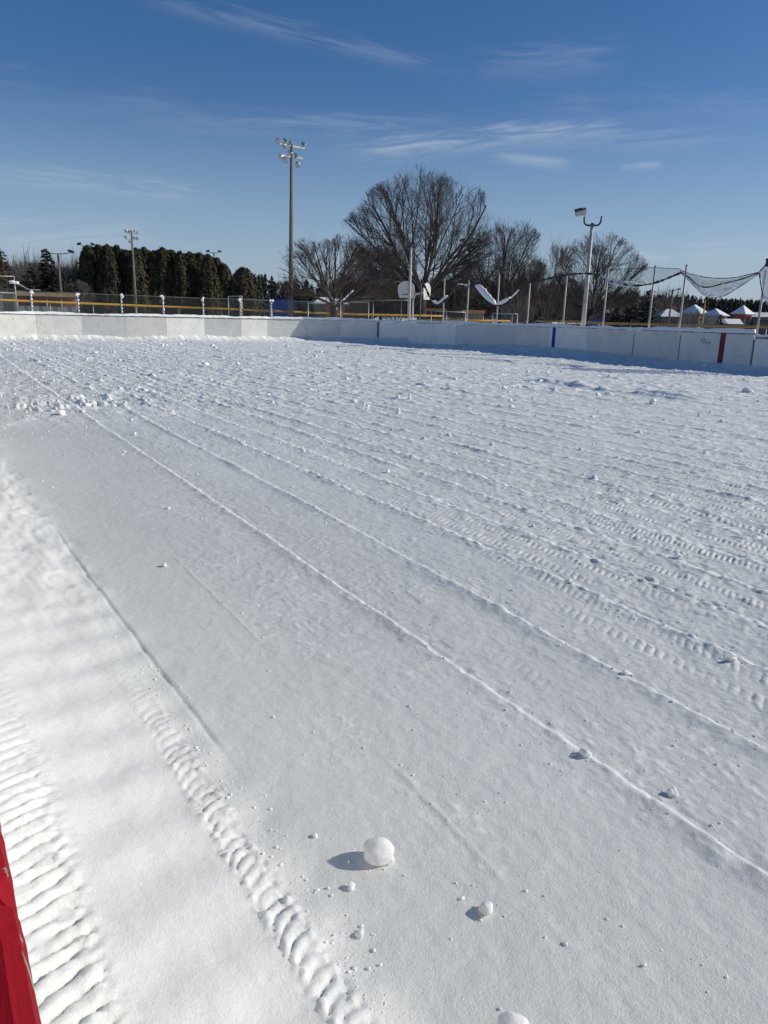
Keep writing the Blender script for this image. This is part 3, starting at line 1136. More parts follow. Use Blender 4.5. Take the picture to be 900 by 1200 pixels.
# ------------------------------------------------------------------ fences
def fence(pts, ztop, label, name='chain_link_fence', cap=None, cap_r=.045, post_r=.035, post_step=None, mesh='chain', posts=None,
          low_rail=None, post_mat='galv', rail_mat='galv', snow=False, post_over=0.0):
    """pts: xy of the line; ztop: list of top heights (world z) at the points"""
    t = thing(name, label, 'fence', (pts[0][0], pts[0][1], 0))
    o = Vector((pts[0][0], pts[0][1], 0))
    top = [Vector((p[0], p[1], z)) - o for p, z in zip(pts, ztop)]
    bot = [Vector((p[0], p[1], float(gz(p[0], p[1])) + .03)) - o for p in pts]
    grid_sheet([top, bot]).build('mesh', M[mesh], t)
    MB().tube(top, post_r * .8, 6).build('top_rail', M[rail_mat], t, True)
    if cap:
        MB().tube([p + Vector((0, 0, .01)) for p in top], cap_r, 8).build('safety_cap', M[cap], t, True)
    if low_rail:
        MB().tube([b.lerp(a, low_rail) for a, b in zip(top, bot)], post_r * .7, 6).build('mid_rail', M[rail_mat], t, True)
    P = []
    if posts is None:
        for a, b, c, d in zip(top[:-1], top[1:], bot[:-1], bot[1:]):
            n = max(1, round((b - a).length / (post_step or 3)))
            for k in range(n): P.append((a.lerp(b, k / n), c.lerp(d, k / n)))
        P.append((top[-1], bot[-1]))
    else:
        P = list(zip(top, bot))
    r = random.Random(len(pts))
    for a, b in P:
        po = MB().tube([b - Vector((0, 0, .2)), a + Vector((0, 0, post_over))], post_r, 8).build('post', M[post_mat], t, True)
        if snow:
            mb = MB()
            side = Vector((.03, -.05, 0))
            for k in range(9):
                q = b.lerp(a, .38 + .62 * k / 8) + side
                lump(mb, (q.x, q.y, q.z), .055 * r.uniform(.7, 1.2), r, 1, 1.5)
            q = a + Vector((0, 0, post_over - .08))
            for k in range(5):
                lump(mb, (q.x + r.uniform(-.09, .12), q.y - .04, q.z + r.uniform(-.08, .06)), .085 * r.uniform(.7, 1.2), r, 1, .9)
            q = b.lerp(a, .36)
            for k in range(7):
                lump(mb, (q.x + r.uniform(-.24, .24), q.y - .03, q.z + r.uniform(-.05, .03)), .09 * r.uniform(.7, 1.2), r, 1, .7)
            mb.build('snow_crust', M['snow_plain'], po, True)
    return t


# screen fence right behind the end boards
pl = [(-12, 336), (35, 342), (90, 343.5), (141, 345.5), (190, 347.5), (237, 349.5), (281, 350.5), (317, 352)]
W = [on_y(a, b, YE + .35) for a, b in pl]
fence([(p.x, p.y) for p in W], [p.z for p in W], 'chain link screen behind the end boards with snow caked on its posts', posts=True, snow=True,
      mesh='chain', post_mat='galv', rail_mat='post_dark', low_rail=.40, post_over=.06, post_r=.035)
W = [on_y(a, b, YE + 1.6) for a, b in [(317, 352), (361, 353.5), (399, 354.5), (432, 354)]]
fence([(p.x, p.y) for p in W], [p.z for p in W], 'plain grey chain link fence between the tall pole and the small bare tree', posts=True, mesh='chain', rail_mat='post_dark')
# yellow capped outfield fence, left run
pl = [(-30, 350), (0, 351.5), (60, 354), (110, 356), (160, 358), (210, 360), (260, 362), (310, 364), (360, 366.2), (400, 367.8), (435, 368.8), (480, 369.6), (520, 370.5)]
W = []
for k, (a, b) in enumerate(pl):
    d = 58 + 0.6 * k
    x, y = spot(a, d)
    W.append((x, y, hgt(a, b, d)))
fence([(p[0], p[1]) for p in W], [p[2] for p in W], 'low outfield fence with a bright yellow cap behind the end boards', cap='yellow', cap_r=.075, post_step=2.6, mesh='chain', post_r=.028)
pl = [(500, 374.5), (560, 375.8), (598, 376.3)]
W = []
for k, (a, b) in enumerate(pl):
    x, y = spot(a, 68 + k)
    W.append((x, y, hgt(a, b, 68 + k)))
fence([(p[0], p[1]) for p in W], [p[2] for p in W], 'short yellow capped fence below the orange roofed dugout', cap='yellow', cap_r=.09, post_step=2.6)
pl = [(628, 376), (670, 377), (712, 379.0), (740, 379.6), (790, 381), (840, 382.2), (900, 383.2), (960, 384.5)]
W = []
for k, (a, b) in enumerate(pl):
    d = 60
    x, y = spot(a, d)
    W.append((x, y, hgt(a, b, d)))
fr = fence([(p[0], p[1]) for p in W], [p[2] for p in W], 'ochre topped outfield fence running in front of the houses', cap='ochre', cap_r=.085, post_step=2.6)
# tall backstop at far left
pl = [(-40, 322.5), (0, 323.5), (21, 324)]
W = []
for a, b in pl:
    x, y = spot(a, 78)
    W.append((x, y, hgt(a, b, 78)))
bs = fence([(p[0], p[1]) for p in W], [p[2] for p in W], 'tall grey baseball backstop fence at the left edge', name='backstop', posts=True, post_r=.06)
o = Vector((W[0][0], W[0][1], 0))
rr = random.Random(77)
mb = MB()
for k in range(16):
    x, y = spot(16 + 9 * rr.random(), 77.9)
    z = hgt(20, 331 + rr.uniform(-1.2, 1.2), 78)
    lump(mb, (x - o.x, y - o.y, z), .17 * rr.uniform(.7, 1.2), rr, 1, .6)
mb.build('snow_clump', M['snow_plain'], bs, True)
a, b, c = [Vector((*spot(px, 78), hgt(px, py, 78))) - o for px, py in ((24, 332), (36, 339), (50, 340))]
MB().tube([a, b, c], .05, 6).build('brace', M['galv'], bs)
# mid grey fences in the park
for pl, d, lab, ms in (([(400, 353), (437, 352), (470, 351.5), (478, 352)], 66, 'grey chain link backstop left of the round backboard', 'chain'),
                       ([(505, 364), (523, 365), (545, 366)], 64, 'low grey chain link fence left of the orange roofed dugout', 'chain'),
                       ([(577, 367), (600, 367.6), (606, 368)], 64, 'dark green chain link fence right of the dugout', 'chain_green'),
                       ([(268, 347), (281, 347), (284, 347)], 70, 'green mesh panel in front of the round cedar', 'chain_green')):
    W = []
    for a, b in pl:
        x, y = spot(a, d)
        W.append((x, y, hgt(a, b, d)))
    fence([(p[0], p[1]) for p in W], [p[2] for p in W], lab, posts=True, mesh=ms, post_r=.05)


# ------------------------------------------------------------------ basketball hoops
def hoop(px, py_c, d, rz, label, wide=1.2):
    x, y = spot(px, d)
    z = hgt(px, py_c, d)
    t = thing('basketball_hoop', label, 'basketball hoop', (x, y, 0), rz)
    out = []
    for k in range(9):
        a = math.pi * k / 8
        out.append((wide / 2 * math.cos(a), .18 + .42 * math.sin(a)))
    out = [(wide / 2 * .8, -.5)] + [(wide / 2, -.1)] + out + [(-wide / 2, -.1), (-wide / 2 * .8, -.5)]
    n = len(out)
    mb = MB()
    for yy in (-.03, .03):
        for (u, v) in out: mb.v.append((u, yy, z + v))
    mb.f.append(tuple(range(n)))
    mb.f.append(tuple(range(n, 2 * n))[::-1])
    for k in range(n): mb.f.append((k, (k + 1) % n, n + (k + 1) % n, n + k))
    mb.build('backboard', M['white_metal'], t)
    MB().tube([(.23 * math.cos(R_(30 * k)), -.30 + .23 * math.sin(R_(30 * k)), z - .28) for k in range(13)], .02, 6).build('rim', M['lamp_dark'], t, True)
    MB().tube([(.0, 1.0, 0), (.0, 1.0, z - .55), (0, .85, z - .15), (0, .03, z)], .06, 8).build('pole', M['white_metal'], t, True)
    MB().tube([(0, 1.0, z - .9), (0, .03, z - .35)], .03, 6).build('brace', M['lamp_dark'], t, True)
    return t


hoop(475, 340, 52, -R_(52), 'round-topped white basketball backboard left of the white lamp pole', 1.15)
hoop(499, 342, 52.5, R_(30), 'second basketball backboard, turned nearly edge-on, right of the lamp pole', 1.15)


# ------------------------------------------------------------------ vegetation
def bare_tree_meshes(height, spread, seed, trunk_h=.2, limbs=8, lv=(8, 7, 6, 4), trunk_r=.4, upright=.5, tw=.010, lean=0, wob=.055, low=0):
    """trunk + crown of a leafless tree in local coordinates; twigs stop at a rounded crown outline"""
    rr = random.Random(seed)
    tk, cr = MB(), MB()
    th = height * trunk_h
    tk.tube([(0, 0, -.2), (0, 0, .25), (lean * .3, 0, th * .5), (lean, 0, th * 1.06)], [trunk_r * 1.45, trunk_r * 1.05, trunk_r * .92, trunk_r * .75], 10)
    zc = height * (.56 - low)
    top, bot = height - zc, zc - th * .45
    ph = [rr.uniform(0, 6.28) for _ in range(6)]

    def inside(p):
        a = math.atan2(p.y, p.x)
        k = 1 + .06 * math.sin(3 * a + ph[0] + p.z * .5) + .05 * math.sin(5 * a + ph[1] - p.z * .9) + .03 * math.sin(p.z * 2.1 + ph[2])
        z = (p.z - zc) / (top if p.z > zc else bot)
        return math.hypot((p.x - lean) / spread, (p.y) / spread, z) / k

    def grow(p, d, L, r, lev):
        n = 6 if lev == 0 else 5 if lev == 1 else (4 if lev == 2 else 3 if lev == 3 else 2)
        pts, rad = [p.copy()], [r]
        q = p.copy()
        for k in range(n):
            d = (d + Vector((rr.gauss(0, wob), rr.gauss(0, wob), rr.gauss(0, wob * .7) + .05 * upright * (1.6 if lev <= 1 else .8)))).normalized()
            q2 = q + d * (L / n)
            if inside(q2) > .93 + .09 * rr.random(): break
            q = q2
            pts.append(q.copy())
            rad.append(max(tw * .6, r * (1 - .66 * (k + 1) / n)))
        if len(pts) < 2: return
        n = len(pts) - 1
        cr.tube(pts, rad, 6 if lev <= 1 else (4 if lev == 2 else 3), False)
        if lev >= len(lv): return
        nk = lv[lev]
        for c in range(nk):
            t = (.25 if lev == 0 else .12) + (.78 if lev == 0 else .88) * (c + rr.random() * .8) / nk
            t = min(t, .99)
            i = min(int(t * n), n - 1)
            b = pts[i].lerp(pts[i + 1], t * n - i)
            dd = (pts[i + 1] - pts[i]).normalized()
            ax = dd.cross(Vector((rr.gauss(0, 1), rr.gauss(0, 1), rr.gauss(0, 1)))).normalized()
            ang = R_(rr.uniform(16, 38))
            nd = (dd * math.cos(ang) + ax * math.sin(ang))
            nd.z += .10 * upright
            nd.normalize()
            LL = L * ((1 - t) * rr.uniform(.72, 1.0) + .10) if lev < 2 else L * rr.uniform(.38, .66)
            grow(b, nd, LL, max(tw, (r * (1 - .66 * t)) * rr.uniform(.45, .65)), lev + 1)

    for k in range(limbs):
        az = 2 * math.pi * (k * .382 * 1.0 + rr.random() * .05) * 2.0
        u = (k + .5) / limbs
        e = math.asin(min(1, (1 - u) * (1 - math.sin(R_(8 + 16 * upright))) + math.sin(R_(8 + 16 * upright))))
        dv = Vector((math.cos(az) * math.cos(e), math.sin(az) * math.cos(e), math.sin(e)))
        p0 = Vector((lean, 0, th * rr.uniform(.75, 1.02)))
        L = .5
        while inside(p0 + dv * L) < 1 and L < 40: L += .25
        grow(p0, dv, L * 1.02, trunk_r * rr.uniform(.26, .44), 0)
    return tk, cr


def tree(name, label, loc, tk, cr, mats=('bark', 'twig'), group=None, cat='tree', s=1.0, rz=0):
    t = thing(name, label, cat, loc, rz, group)
    t.scale = (s, s, s)
    tk.build('trunk', M[mats[0]], t, True)
    cr.build('crown', M[mats[1]], t, True)
    return t


def place(px, d):
    x, y = spot(px, d)
    return (x, y, float(gz(x, y)))


d = 78
h = hgt(492, 194, d)
big = tree('bare_tree', 'largest bare tree with a broad fan crown behind the backboards', place(494, d),
           *bare_tree_meshes(h, 7.9, 21, .27, 18, (8, 7, 5, 3), .50, .22, .0095))
d = 62
small = tree('bare_tree', 'small spreading bare tree with snow in its forks right of the tall pole', place(391, d),
             *bare_tree_meshes(hgt(385, 268, d) - .3, 4.9, 8, .33, 11, (6, 6, 5, 2), .36, .15, .0105, low=.02))
mb = MB()
rr = random.Random(5)
for k in range(12):
    lump(mb, (.05 + rr.uniform(-.1, .15), -.25, 2.2 + k * .06), .09 * rr.uniform(.7, 1.3), rr, 1, .9)
for k in range(16):
    lump(mb, (.35 + k * .10, -.15 + k * .02, 2.5 + k * .075), .10 * rr.uniform(.6, 1.2), rr, 1, .7)
mb.build('snow_patch', M['snow_plain'], small, True)
d = 84
mid = tree('bare_tree', 'dense bare tree just right of the largest one', place(586, d),
           *bare_tree_meshes(hgt(580, 250, d), 4.8, 33, .24, 14, (7, 6, 6, 3), .34, .35, .0095))
d = 80
slim = tree('bare_tree', 'slim forked bare tree leaning right beside the arm-lamp pole', place(640, d),
            *bare_tree_meshes(hgt(650, 270, d), 3.6, 14, .14, 7, (6, 6, 5, 2), .22, .9, .0095))
d = 88
rnd = tree('bare_tree', 'round crowned bare tree behind the arm-lamp pole', place(684, d),
           *bare_tree_meshes(hgt(700, 270, d), 5.2, 52, .25, 15, (8, 6, 6, 3), .34, .2, .0095, lean=1.3))
left_of = tree('bare_tree', 'tangled bare tree filling the gap between the small tree and the largest tree', place(436, 82),
               *bare_tree_meshes(hgt(436, 285, 82), 4.6, 61, .15, 9, (6, 6, 6, 3), .26, .7, .0095))
# a thicket of bare trees behind, copies of those crowns
rr = random.Random(99)
src = [mid, slim, rnd, left_of, small]
TH = 'bare trees of the thicket behind the rink'
for (px, d, s, k) in [(352, 120, .62, 0), (372, 130, .70, 3), (400, 118, .75, 1), (418, 105, .8, 2), (446, 112, .9, 0), (465, 100, .72, 3), (508, 105, .8, 3), (530, 98, .75, 1), (548, 110, .95, 2),
                      (566, 104, .85, 3), (604, 106, .9, 0), (618, 112, .7, 3), (634, 116, .8, 2), (655, 104, .6, 3), (668, 120, .7, 0), (700, 125, .6, 3), (722, 120, .55, 0), (738, 128, .6, 3)]:
    c = copy_tree(src[k])
    for ch in list(c.children):
        if ch.name.startswith('snow_patch'): bpy.data.objects.remove(ch)
    c.location = place(px, d)
    c.rotation_euler.z = rr.uniform(0, 6.28)
    c.scale = (s * rr.uniform(.9, 1.1),) * 2 + (s * rr.uniform(.85, 1.05),)
    tag(c, 'bare brown tree in the tangled thicket behind the rink', 'tree', TH)
for (px, d, s, k, g) in [(30, 150, .75, 2, 1), (44, 155, .8, 0, 1), (52, 140, .7, 3, 1), (84, 150, .78, 2, 1), (93, 140, .66, 3, 1), (100, 150, .7, 0, 1)]:
    c = copy_tree(src[k])
    c.location = place(px, d)
    c.rotation_euler.z = rr.uniform(0, 6.28)
    c.scale = (s, s, s * .95)
    for ch in c.children:
        if ch.name.startswith('crown'):
            ch.material_slots[0].link = 'OBJECT'
            ch.material_slots[0].material = M['twig_grey']
    tag(c, 'pale grey bare tree around the pointed spruce at the left', 'tree', 'pale bare trees around the left spruce')


def leaf_cloud(profile, h, n, size, seed, z0=.2, aspect=1.6, droop=.2):
    """foliage: many small leaf-clump faces through a crown volume given by profile(t)->radius"""
    r = np.random.default_rng(seed)
    t = r.random(n) ** .85
    a = r.random(n) * 2 * np.pi
    lob = 1 + .10 * np.sin(a * 3 + 5 * t + seed) + .10 * np.sin(a * 9 - 4 * t + seed * 2) + .07 * np.sin(a * 2 + 17 * t)
    rad = np.array([profile(x) for x in t]) * lob * (.35 + .65 * r.random(n) ** .45)
    c = np.stack([rad * np.cos(a), rad * np.sin(a), z0 + t * (h - z0)], 1)
    c += r.normal(0, size * .35, c.shape)
    out = np.stack([np.cos(a), np.sin(a), .5 + r.normal(0, .5, n)], 1) + r.normal(0, .45, (n, 3))
    out /= np.linalg.norm(out, axis=1)[:, None]
    up = np.stack([r.normal(0, .35, n), r.normal(0, .35, n), np.ones(n)], 1)
    u = np.cross(up, out)
    u /= np.linalg.norm(u, axis=1)[:, None] + 1e-9
    w = np.cross(out, u)
    s = size * (.5 + r.random(n))[:, None]
    v = np.concatenate([c - u * s * .5 - w * s * .3, c + u * s * .5 - w * s * .25, c + w * s * aspect * .6 + out * s * droop, c - w * s * .7 + out * s * .15], 0)
    i = np.arange(n)
    f = np.concatenate([np.stack([i, i + n, i + 2 * n], 1), np.stack([i + n, i, i + 3 * n], 1)], 0)
    return v, f


def cedar(label, px, d, py_top, w, seed, mat='cedar', group=None, n=2600, round_=False, name='cedar_tree', base=None):
    loc = place(px, d) if base is None else base
    h = hgt(px, py_top, d) - loc[2]
    t = thing(name, label, 'tree', loc, 0, group)
    if round_:
        prof = lambda x: w * (max(0, 1 - abs(x * 1.75 - .75) ** 2.4) ** .5 if x < .97 else .1)
        prof = lambda x: w * math.sqrt(max(.02, 1 - (max(0, x - .25) / .75) ** 2.2))
    else:
        prof = lambda x: w * (max(.0, 1 - x) ** .46) * (.95 if x > .15 else .85)
    v, f = leaf_cloud(prof, h, n, .32, seed)
    o = link('crown', np_mesh('cedar_crown', v, f, M[mat], False), t)
    MB().tube([(0, 0, -.2), (0, 0, h * .9)], [.22, .05], 7).build('trunk', M['bark'], t, True)
    return t


CG = 'tall cedars of the dark row behind the outfield'
cl = [(108, 290, 1), (121, 289, 0), (131, 289, 0), (142, 290, 0), (152, 295, 0), (163, 293, 0), (173, 292, 0), (184, 296, 0), (194, 292, 0), (204, 295, 0), (214, 297, 0), (225, 297, 0), (236, 298, 0), (246, 300, 0), (256, 304, 0), (264, 311, 0)]
cl += [((a[0] + b[0]) / 2, (a[1] + b[1]) / 2 + 2, 2) for a, b in zip(cl[:-1], cl[1:])]
LBL = {0: 'broad cedar at the left end of the dark row', 15: 'shorter cedar at the right end of the dark row'}
for k, (px, py, e) in enumerate(cl):
    cedar(LBL.get(k, 'tall dark brown-green cedar inside the tightly packed row'), px, 146 + 2 * math.sin(k * 2.3) + (4 if e == 2 else 0), py, 2.7 + .3 * math.sin(k * 1.7), 100 + k, group=None if k in LBL else CG, n=10000)
cedar('round topped dark cedar standing apart right of the row', 286, 128, 316, 2.7, 130, round_=True, n=10000)
cedar('rust tinged conifer at the left edge of the photo', 1, 128, 298, 2.2, 131, 'cedar_rust', n=8000)


def conifer(label, px, d, py_top, w, seed, whorls=16, name='spruce_tree', group=None, mat='spruce', dens=1.0, sz=.5):
    loc = place(px, d)
    h = hgt(px, py_top, d) - loc[2]
    t = thing(name, label, 'tree', loc, 0, group)
    r = np.random.default_rng(seed)
    V, F, k0 = [], [], 0
    for wi in range(whorls):
        tt = (wi + r.random() * .5) / whorls
        z = h * (.08 + .90 * tt)
        L = w * (1 - tt) ** .85 * (.85 + .3 * r.random()) + .12
        nb = int(9 * (1 - .4 * tt))
        for b in range(nb):
            a = 2 * np.pi * (b + r.random() * .7) / nb
            lb = L * (.75 + .4 * r.random())
            n = max(4, int(lb / .16 * dens))
            s = r.random(n) ** .8
            c = np.stack([np.cos(a) * lb * s, np.sin(a) * lb * s, z - .28 * lb * s ** 1.4 + .12 * lb * s ** 4], 1) + r.normal(0, .10, (n, 3))
            dr = np.array([np.cos(a), np.sin(a), -.25])
            sd = np.array([-np.sin(a), np.cos(a), 0])
            q = sz * (.5 + .7 * r.random(n))[:, None]
            sg = np.where(r.random(n) < .5, -1, 1)[:, None]
            p1 = c + (dr * .5 + sd * sg * .7) * q
            p2 = c + (dr * .9 + np.array([0, 0, -.45])) * q * .8
            V.append(np.concatenate([c - dr * q * .3, p1, p2], 0))
            i = np.arange(n) + k0
            F.append(np.stack([i, i + n, i + 2 * n], 1))
            k0 += 3 * n
    link('crown', np_mesh('spruce_crown', np.concatenate(V), np.concatenate(F), M[mat], False), t)
    MB().tube([(0, 0, -.2), (0, 0, h)], [.24, .03], 7).build('trunk', M['bark'], t, True)
    return t


conifer('dark mid height spruce right of the pointed one', 80, 135, 318, 2.4, 210, 12, dens=2)
conifer('pointed dark spruce alone left of the cedar row', 61, 122, 291, 2.9, 201, 22, dens=2.2)
conifer('ragged dark conifer behind the backstop at the left', 9, 140, 291, 2.8, 202, 18, dens=2.0)
conifer('squat dark spruce filling the space under the pointed spruce', 42, 128, 309, 2.6, 203, 14, dens=2)
conifer('taller dark spruce just left of the net post at right', 759, 110, 337, 2.0, 204, 13, dens=1.5)
conifer('broad dark spruce left of the pair at right', 740, 112, 338, 2.1, 205, 13, dens=1.3)
conifer('low dark spruce under the round bare tree', 722, 114, 350, 2.0, 206, 11, dens=1.3)
conifer('small dark spruce in front of the pale snow roofs', 845, 150, 367, 1.1, 207, 8, dens=1.2, sz=.4)
conifer('dark spruce beside the blue container', 352, 120, 335, 2.4, 208, 12, dens=1.2)
conifer('dark spruce left of the brick pavilion', 367, 118, 339, 2.2, 209, 12, dens=1.2)
for k, (px, py) in enumerate([(560, 345), (600, 348), (640, 342), (655, 346), (620, 352)]):
    conifer('low dark evergreen shrub in the thicket under the bare trees', px, 104 + 3 * k, py, 2.2, 220 + k, 9, 'evergreen_shrub', 'evergreen shrubs under the bare trees', dens=1.2, sz=.6)


def far_wood(px0, px1, d, tops, n, seed, name, label, mat, conif, hvar):
    r = np.random.default_rng(seed)
    V, F, k0 = [], [], 0
    for i in range(n):
        px = px0 + (px1 - px0) * r.random()
        dd = d * (1 + .25 * r.random())
        x, y = spot(px, dd)
        top = np.interp(px, [a for a, b in tops], [b for a, b in tops]) + r.normal(0, hvar)
        h = max(3, hgt(px, top, dd) * (1 - .12 * r.random() ** 2))
        if conif:
            w = h * (.14 + .10 * r.random())
            m_ = 46
            t = r.random(m_) ** .7
            a = r.random(m_) * 6.283
            rad = w * (1 - t) ** .8 * (.6 + .4 * r.random(m_))
            c = np.stack([x + rad * np.cos(a), y + rad * np.sin(a), h * (.02 + .96 * t)], 1)
            s = (w * .55 + .3) * (.5 + .6 * r.random(m_))[:, None] * (1 - .5 * t)[:, None]
            o = np.stack([np.cos(a), np.sin(a), np.full(m_, -.3)], 1)
            sd = np.stack([-np.sin(a), np.cos(a), np.zeros(m_)], 1)
            V.append(np.concatenate([c + np.array([0, 0, 1.0]) * s, c + sd * s * .55 + o * s * .5, c - sd * s * .55 + o * s * .5], 0))
        else:
            w = h * .36
            m_ = 90
            th = np.arccos(r.random(m_))
            a = r.random(m_) * 6.283
            k = r.random(m_) ** .5
            c0 = np.stack([x + w * k * np.sin(th) * np.cos(a), y + w * k * np.sin(th) * np.sin(a), h * (.18 + .80 * k * np.cos(th))], 1)
            dirv = np.stack([np.sin(th) * np.cos(a), np.sin(th) * np.sin(a), np.cos(th) + .6], 1) + r.normal(0, .3, (m_, 3))
            L = h * (.12 + .16 * r.random(m_))[:, None]
            sd = np.stack([-np.sin(a), np.cos(a), np.zeros(m_)], 1) * (.04 + .07 * r.random(m_))[:, None]
            V.append(np.concatenate([c0 - sd, c0 + sd, c0 + dirv * L], 0))
        i_ = np.arange(m_) + k0
        F.append(np.stack([i_, i_ + m_, i_ + 2 * m_], 1))
        k0 += 3 * m_
    o = link(name, np_mesh(name, np.concatenate(V), np.concatenate(F), M[mat], False))
    tag(o, label, 'wood', None, 'stuff')


far_wood(735, 1150, 270, [(735, 345), (800, 347), (850, 350), (900, 352), (1150, 352)], 900, 301, 'far_conifer_wood', 'distant dark conifer wood behind the snow roofed houses', 'forest', True, 1.1)
far_wood(755, 800, 240, [(755, 344), (800, 343)], 26, 306, 'far_bare_wood', 'distant brown bare trees behind the utility pole', 'wood_far', False, 1)
far_wood(295, 430, 190, [(295, 322), (330, 330), (430, 330)], 120, 302, 'far_mixed_wood', 'distant dark wood behind the tall pole and the small bare tree', 'forest', True, 3)
far_wood(395, 760, 170, [(395, 335), (520, 332), (640, 335), (760, 350)], 330, 303, 'far_thicket', 'distant brown thicket behind the bare trees', 'wood_far', False, 3)
far_wood(-140, 125, 190, [(-140, 305), (20, 312), (125, 312)], 420, 304, 'far_left_wood', 'distant grey brown wood behind the left spruce', 'wood_far', False, 4)
far_wood(-140, 104, 168, [(-140, 322), (20, 318), (104, 324)], 150, 307, 'far_left_conifers', 'distant dark evergreens filling the gap beside the left spruce', 'forest', True, 4)
far_wood(-140, 300, 230, [(-140, 325), (300, 330)], 220, 305, 'far_dark_wood', 'distant low dark wood glimpsed behind the cedar row', 'forest', True, 4)


# ------------------------------------------------------------------ buildings and parked things
def hip_house(px, d, wpx, py_eave, py_peak, label, wall, seed, depth=None, rz_off=0.0, gable=False, name='house', ridge=.25, base_py=None, chimney=False, windows=2):
    x, y = spot(px, d)
    ze, zp = hgt(px, py_eave, d), hgt(px, py_peak, d)
    W_ = wpx / FP * d
    if depth is None:
        W_ *= .74
        depth = W_ * 1.05
    t = thing(name, label, 'house', (x, y, 0), -math.atan2(x, y) + rz_off)
    hw, hd = W_ / 2, depth / 2
    MB().box((0, 0, ze / 2), (W_, depth, ze)).build('wall', M[wall], t)
    e = .45
    b = MB()
    if gable:
        b.poly([(-hw - e, -hd - e, ze), (hw + e, -hd - e, ze), (hw + e, 0, zp), (-hw - e, 0, zp)])
        b.poly([(hw + e, hd + e, ze), (-hw - e, hd + e, ze), (-hw - e, 0, zp), (hw + e, 0, zp)])
        b.poly([(-hw - e, hd + e, ze), (-hw - e, -hd - e, ze), (-hw - e, 0, zp)])
        b.poly([(hw + e, -hd - e, ze), (hw + e, hd + e, ze), (hw + e, 0, zp)])
    else:
        r = hw * ridge
        b.poly([(-hw - e, -hd - e, ze), (hw + e, -hd - e, ze), (r, 0, zp), (-r, 0, zp)])
        b.poly([(hw + e, hd + e, ze), (-hw - e, hd + e, ze), (-r, 0, zp), (r, 0, zp)])
        b.poly([(-hw - e, hd + e, ze), (-hw - e, -hd - e, ze), (-r, 0, zp)])
        b.poly([(hw + e, -hd - e, ze), (hw + e, hd + e, ze), (r, 0, zp)])
    b.poly([(-hw - e, -hd - e, ze - .02), (-hw - e, hd + e, ze - .02), (hw + e, hd + e, ze - .02), (hw + e, -hd - e, ze - .02)])
    rf = b.build('roof', M['snow_plain'], t)
    MB().box((0, -hd - e - .03, ze - .12), (W_ + 2 * e, .08, .22)).build('fascia', M['dark_wall'], rf)
    if chimney:
        MB().box((hw * .5, .8, zp - .2), (.8, .7, 1.8)).build('chimney', M['brick'], rf)
    for k in range(windows):
        u = (k + .5) / windows * 2 - 1
        wn = MB().box((u * hw * .75, -hd - .02, ze * .62), (1.5, .08, 1.3)).build('window', M['window'], t)
        MB().box((u * hw * .75, -hd - .075, ze * .62 - .72), (1.7, .06, .12)).build('sill', M['white_metal'], wn)
    return t


hip_house(783, 190, 30, 371, 362, 'low house with a broken snow roof behind the thin utility pole', 'dark_wall', 1, chimney=True, windows=1, rz_off=.35)
hip_house(813, 180, 27, 367.5, 357, 'beige house with a peaked snow roof, left of the small spruce', 'beige_wall', 2, rz_off=1.12, ridge=.2)
hip_house(838, 175, 22, 369.5, 361.5, 'beige house with a lower snow roof right behind the small spruce', 'beige_wall', 3, rz_off=1.12, ridge=.2)
hip_house(869.5, 165, 17, 368, 357.5, 'narrow red house with a pointed snow roof', 'red_wall', 4, rz_off=1.0, ridge=.05)
hip_house(892, 170, 32, 371.5, 366, 'long low house with a blue shaded snow roof at the right edge', 'dark_wall', 5, gable=True, rz_off=-.1, depth=7)
hip_house(858, 150, 16, 379.5, 373.5, 'low garage with a snow roof and red gable in front of the red house', 'red_wall', 6, gable=True, rz_off=.5, windows=1, name='garage')
hip_house(672, 160, 26, 371, 362.5, 'distant low house with a snow roof behind the round bare tree', 'dark_wall', 7, gable=True, rz_off=.2) if False else None
hip_house(718, 165, 18, 366.5, 360.5, 'distant house with a snow roof left of the dark spruces', 'dark_wall', 8, gable=True, rz_off=.2)
hip_house(557, 150, 24, 360, 352, 'distant house with a snow roof behind the orange roofed dugout', 'dark_wall', 9, gable=True, rz_off=.2)


def dugout(px0, px1, d, py_top, py_fas, py_base, label, fascia, wall):
    x0, y0 = spot(px0, d)
    x1, y1 = spot(px1, d)
    c = Vector(((x0 + x1) / 2, (y0 + y1) / 2, 0))
    L = math.hypot(x1 - x0, y1 - y0)
    pm = (px0 + px1) / 2
    zt, zf, zb = hgt(pm, py_top, d), hgt(pm, py_fas, d), hgt(pm, py_base, d)
    g = float(gz(c.x, c.y))
    t = thing('dugout', label, 'dugout', (c.x, c.y, 0), math.atan2(y1 - y0, x1 - x0))
    zb = min(zb, g)
    MB().box((0, 0, (zt + zf) / 2), (L, 3.0, zt - zf)).build('roof', M[fascia], t)
    MB().box((0, 1.2, (zf + zb) / 2 - .005), (L - .3, .2, zf - zb - .01)).build('wall', M[wall], t)
    MB().box((0, -.9, (g + .9 + zb) / 2), (L - .3, .15, max(.3, g + .9 - zb))).build('front_wall', M['grey_wall'], t)
    for k in range(5):
        u = (-.5 + k / 4) * (L - .4)
        MB().tube([(u, -1.2, zb), (u, -1.2, zf - .004)], .07, 8).build('post', M['galv'], t, True)
    MB().box((0, 0.5, zb + .5), (L - 1, .4, .08)).build('bench', M['wood'], t)
    return t


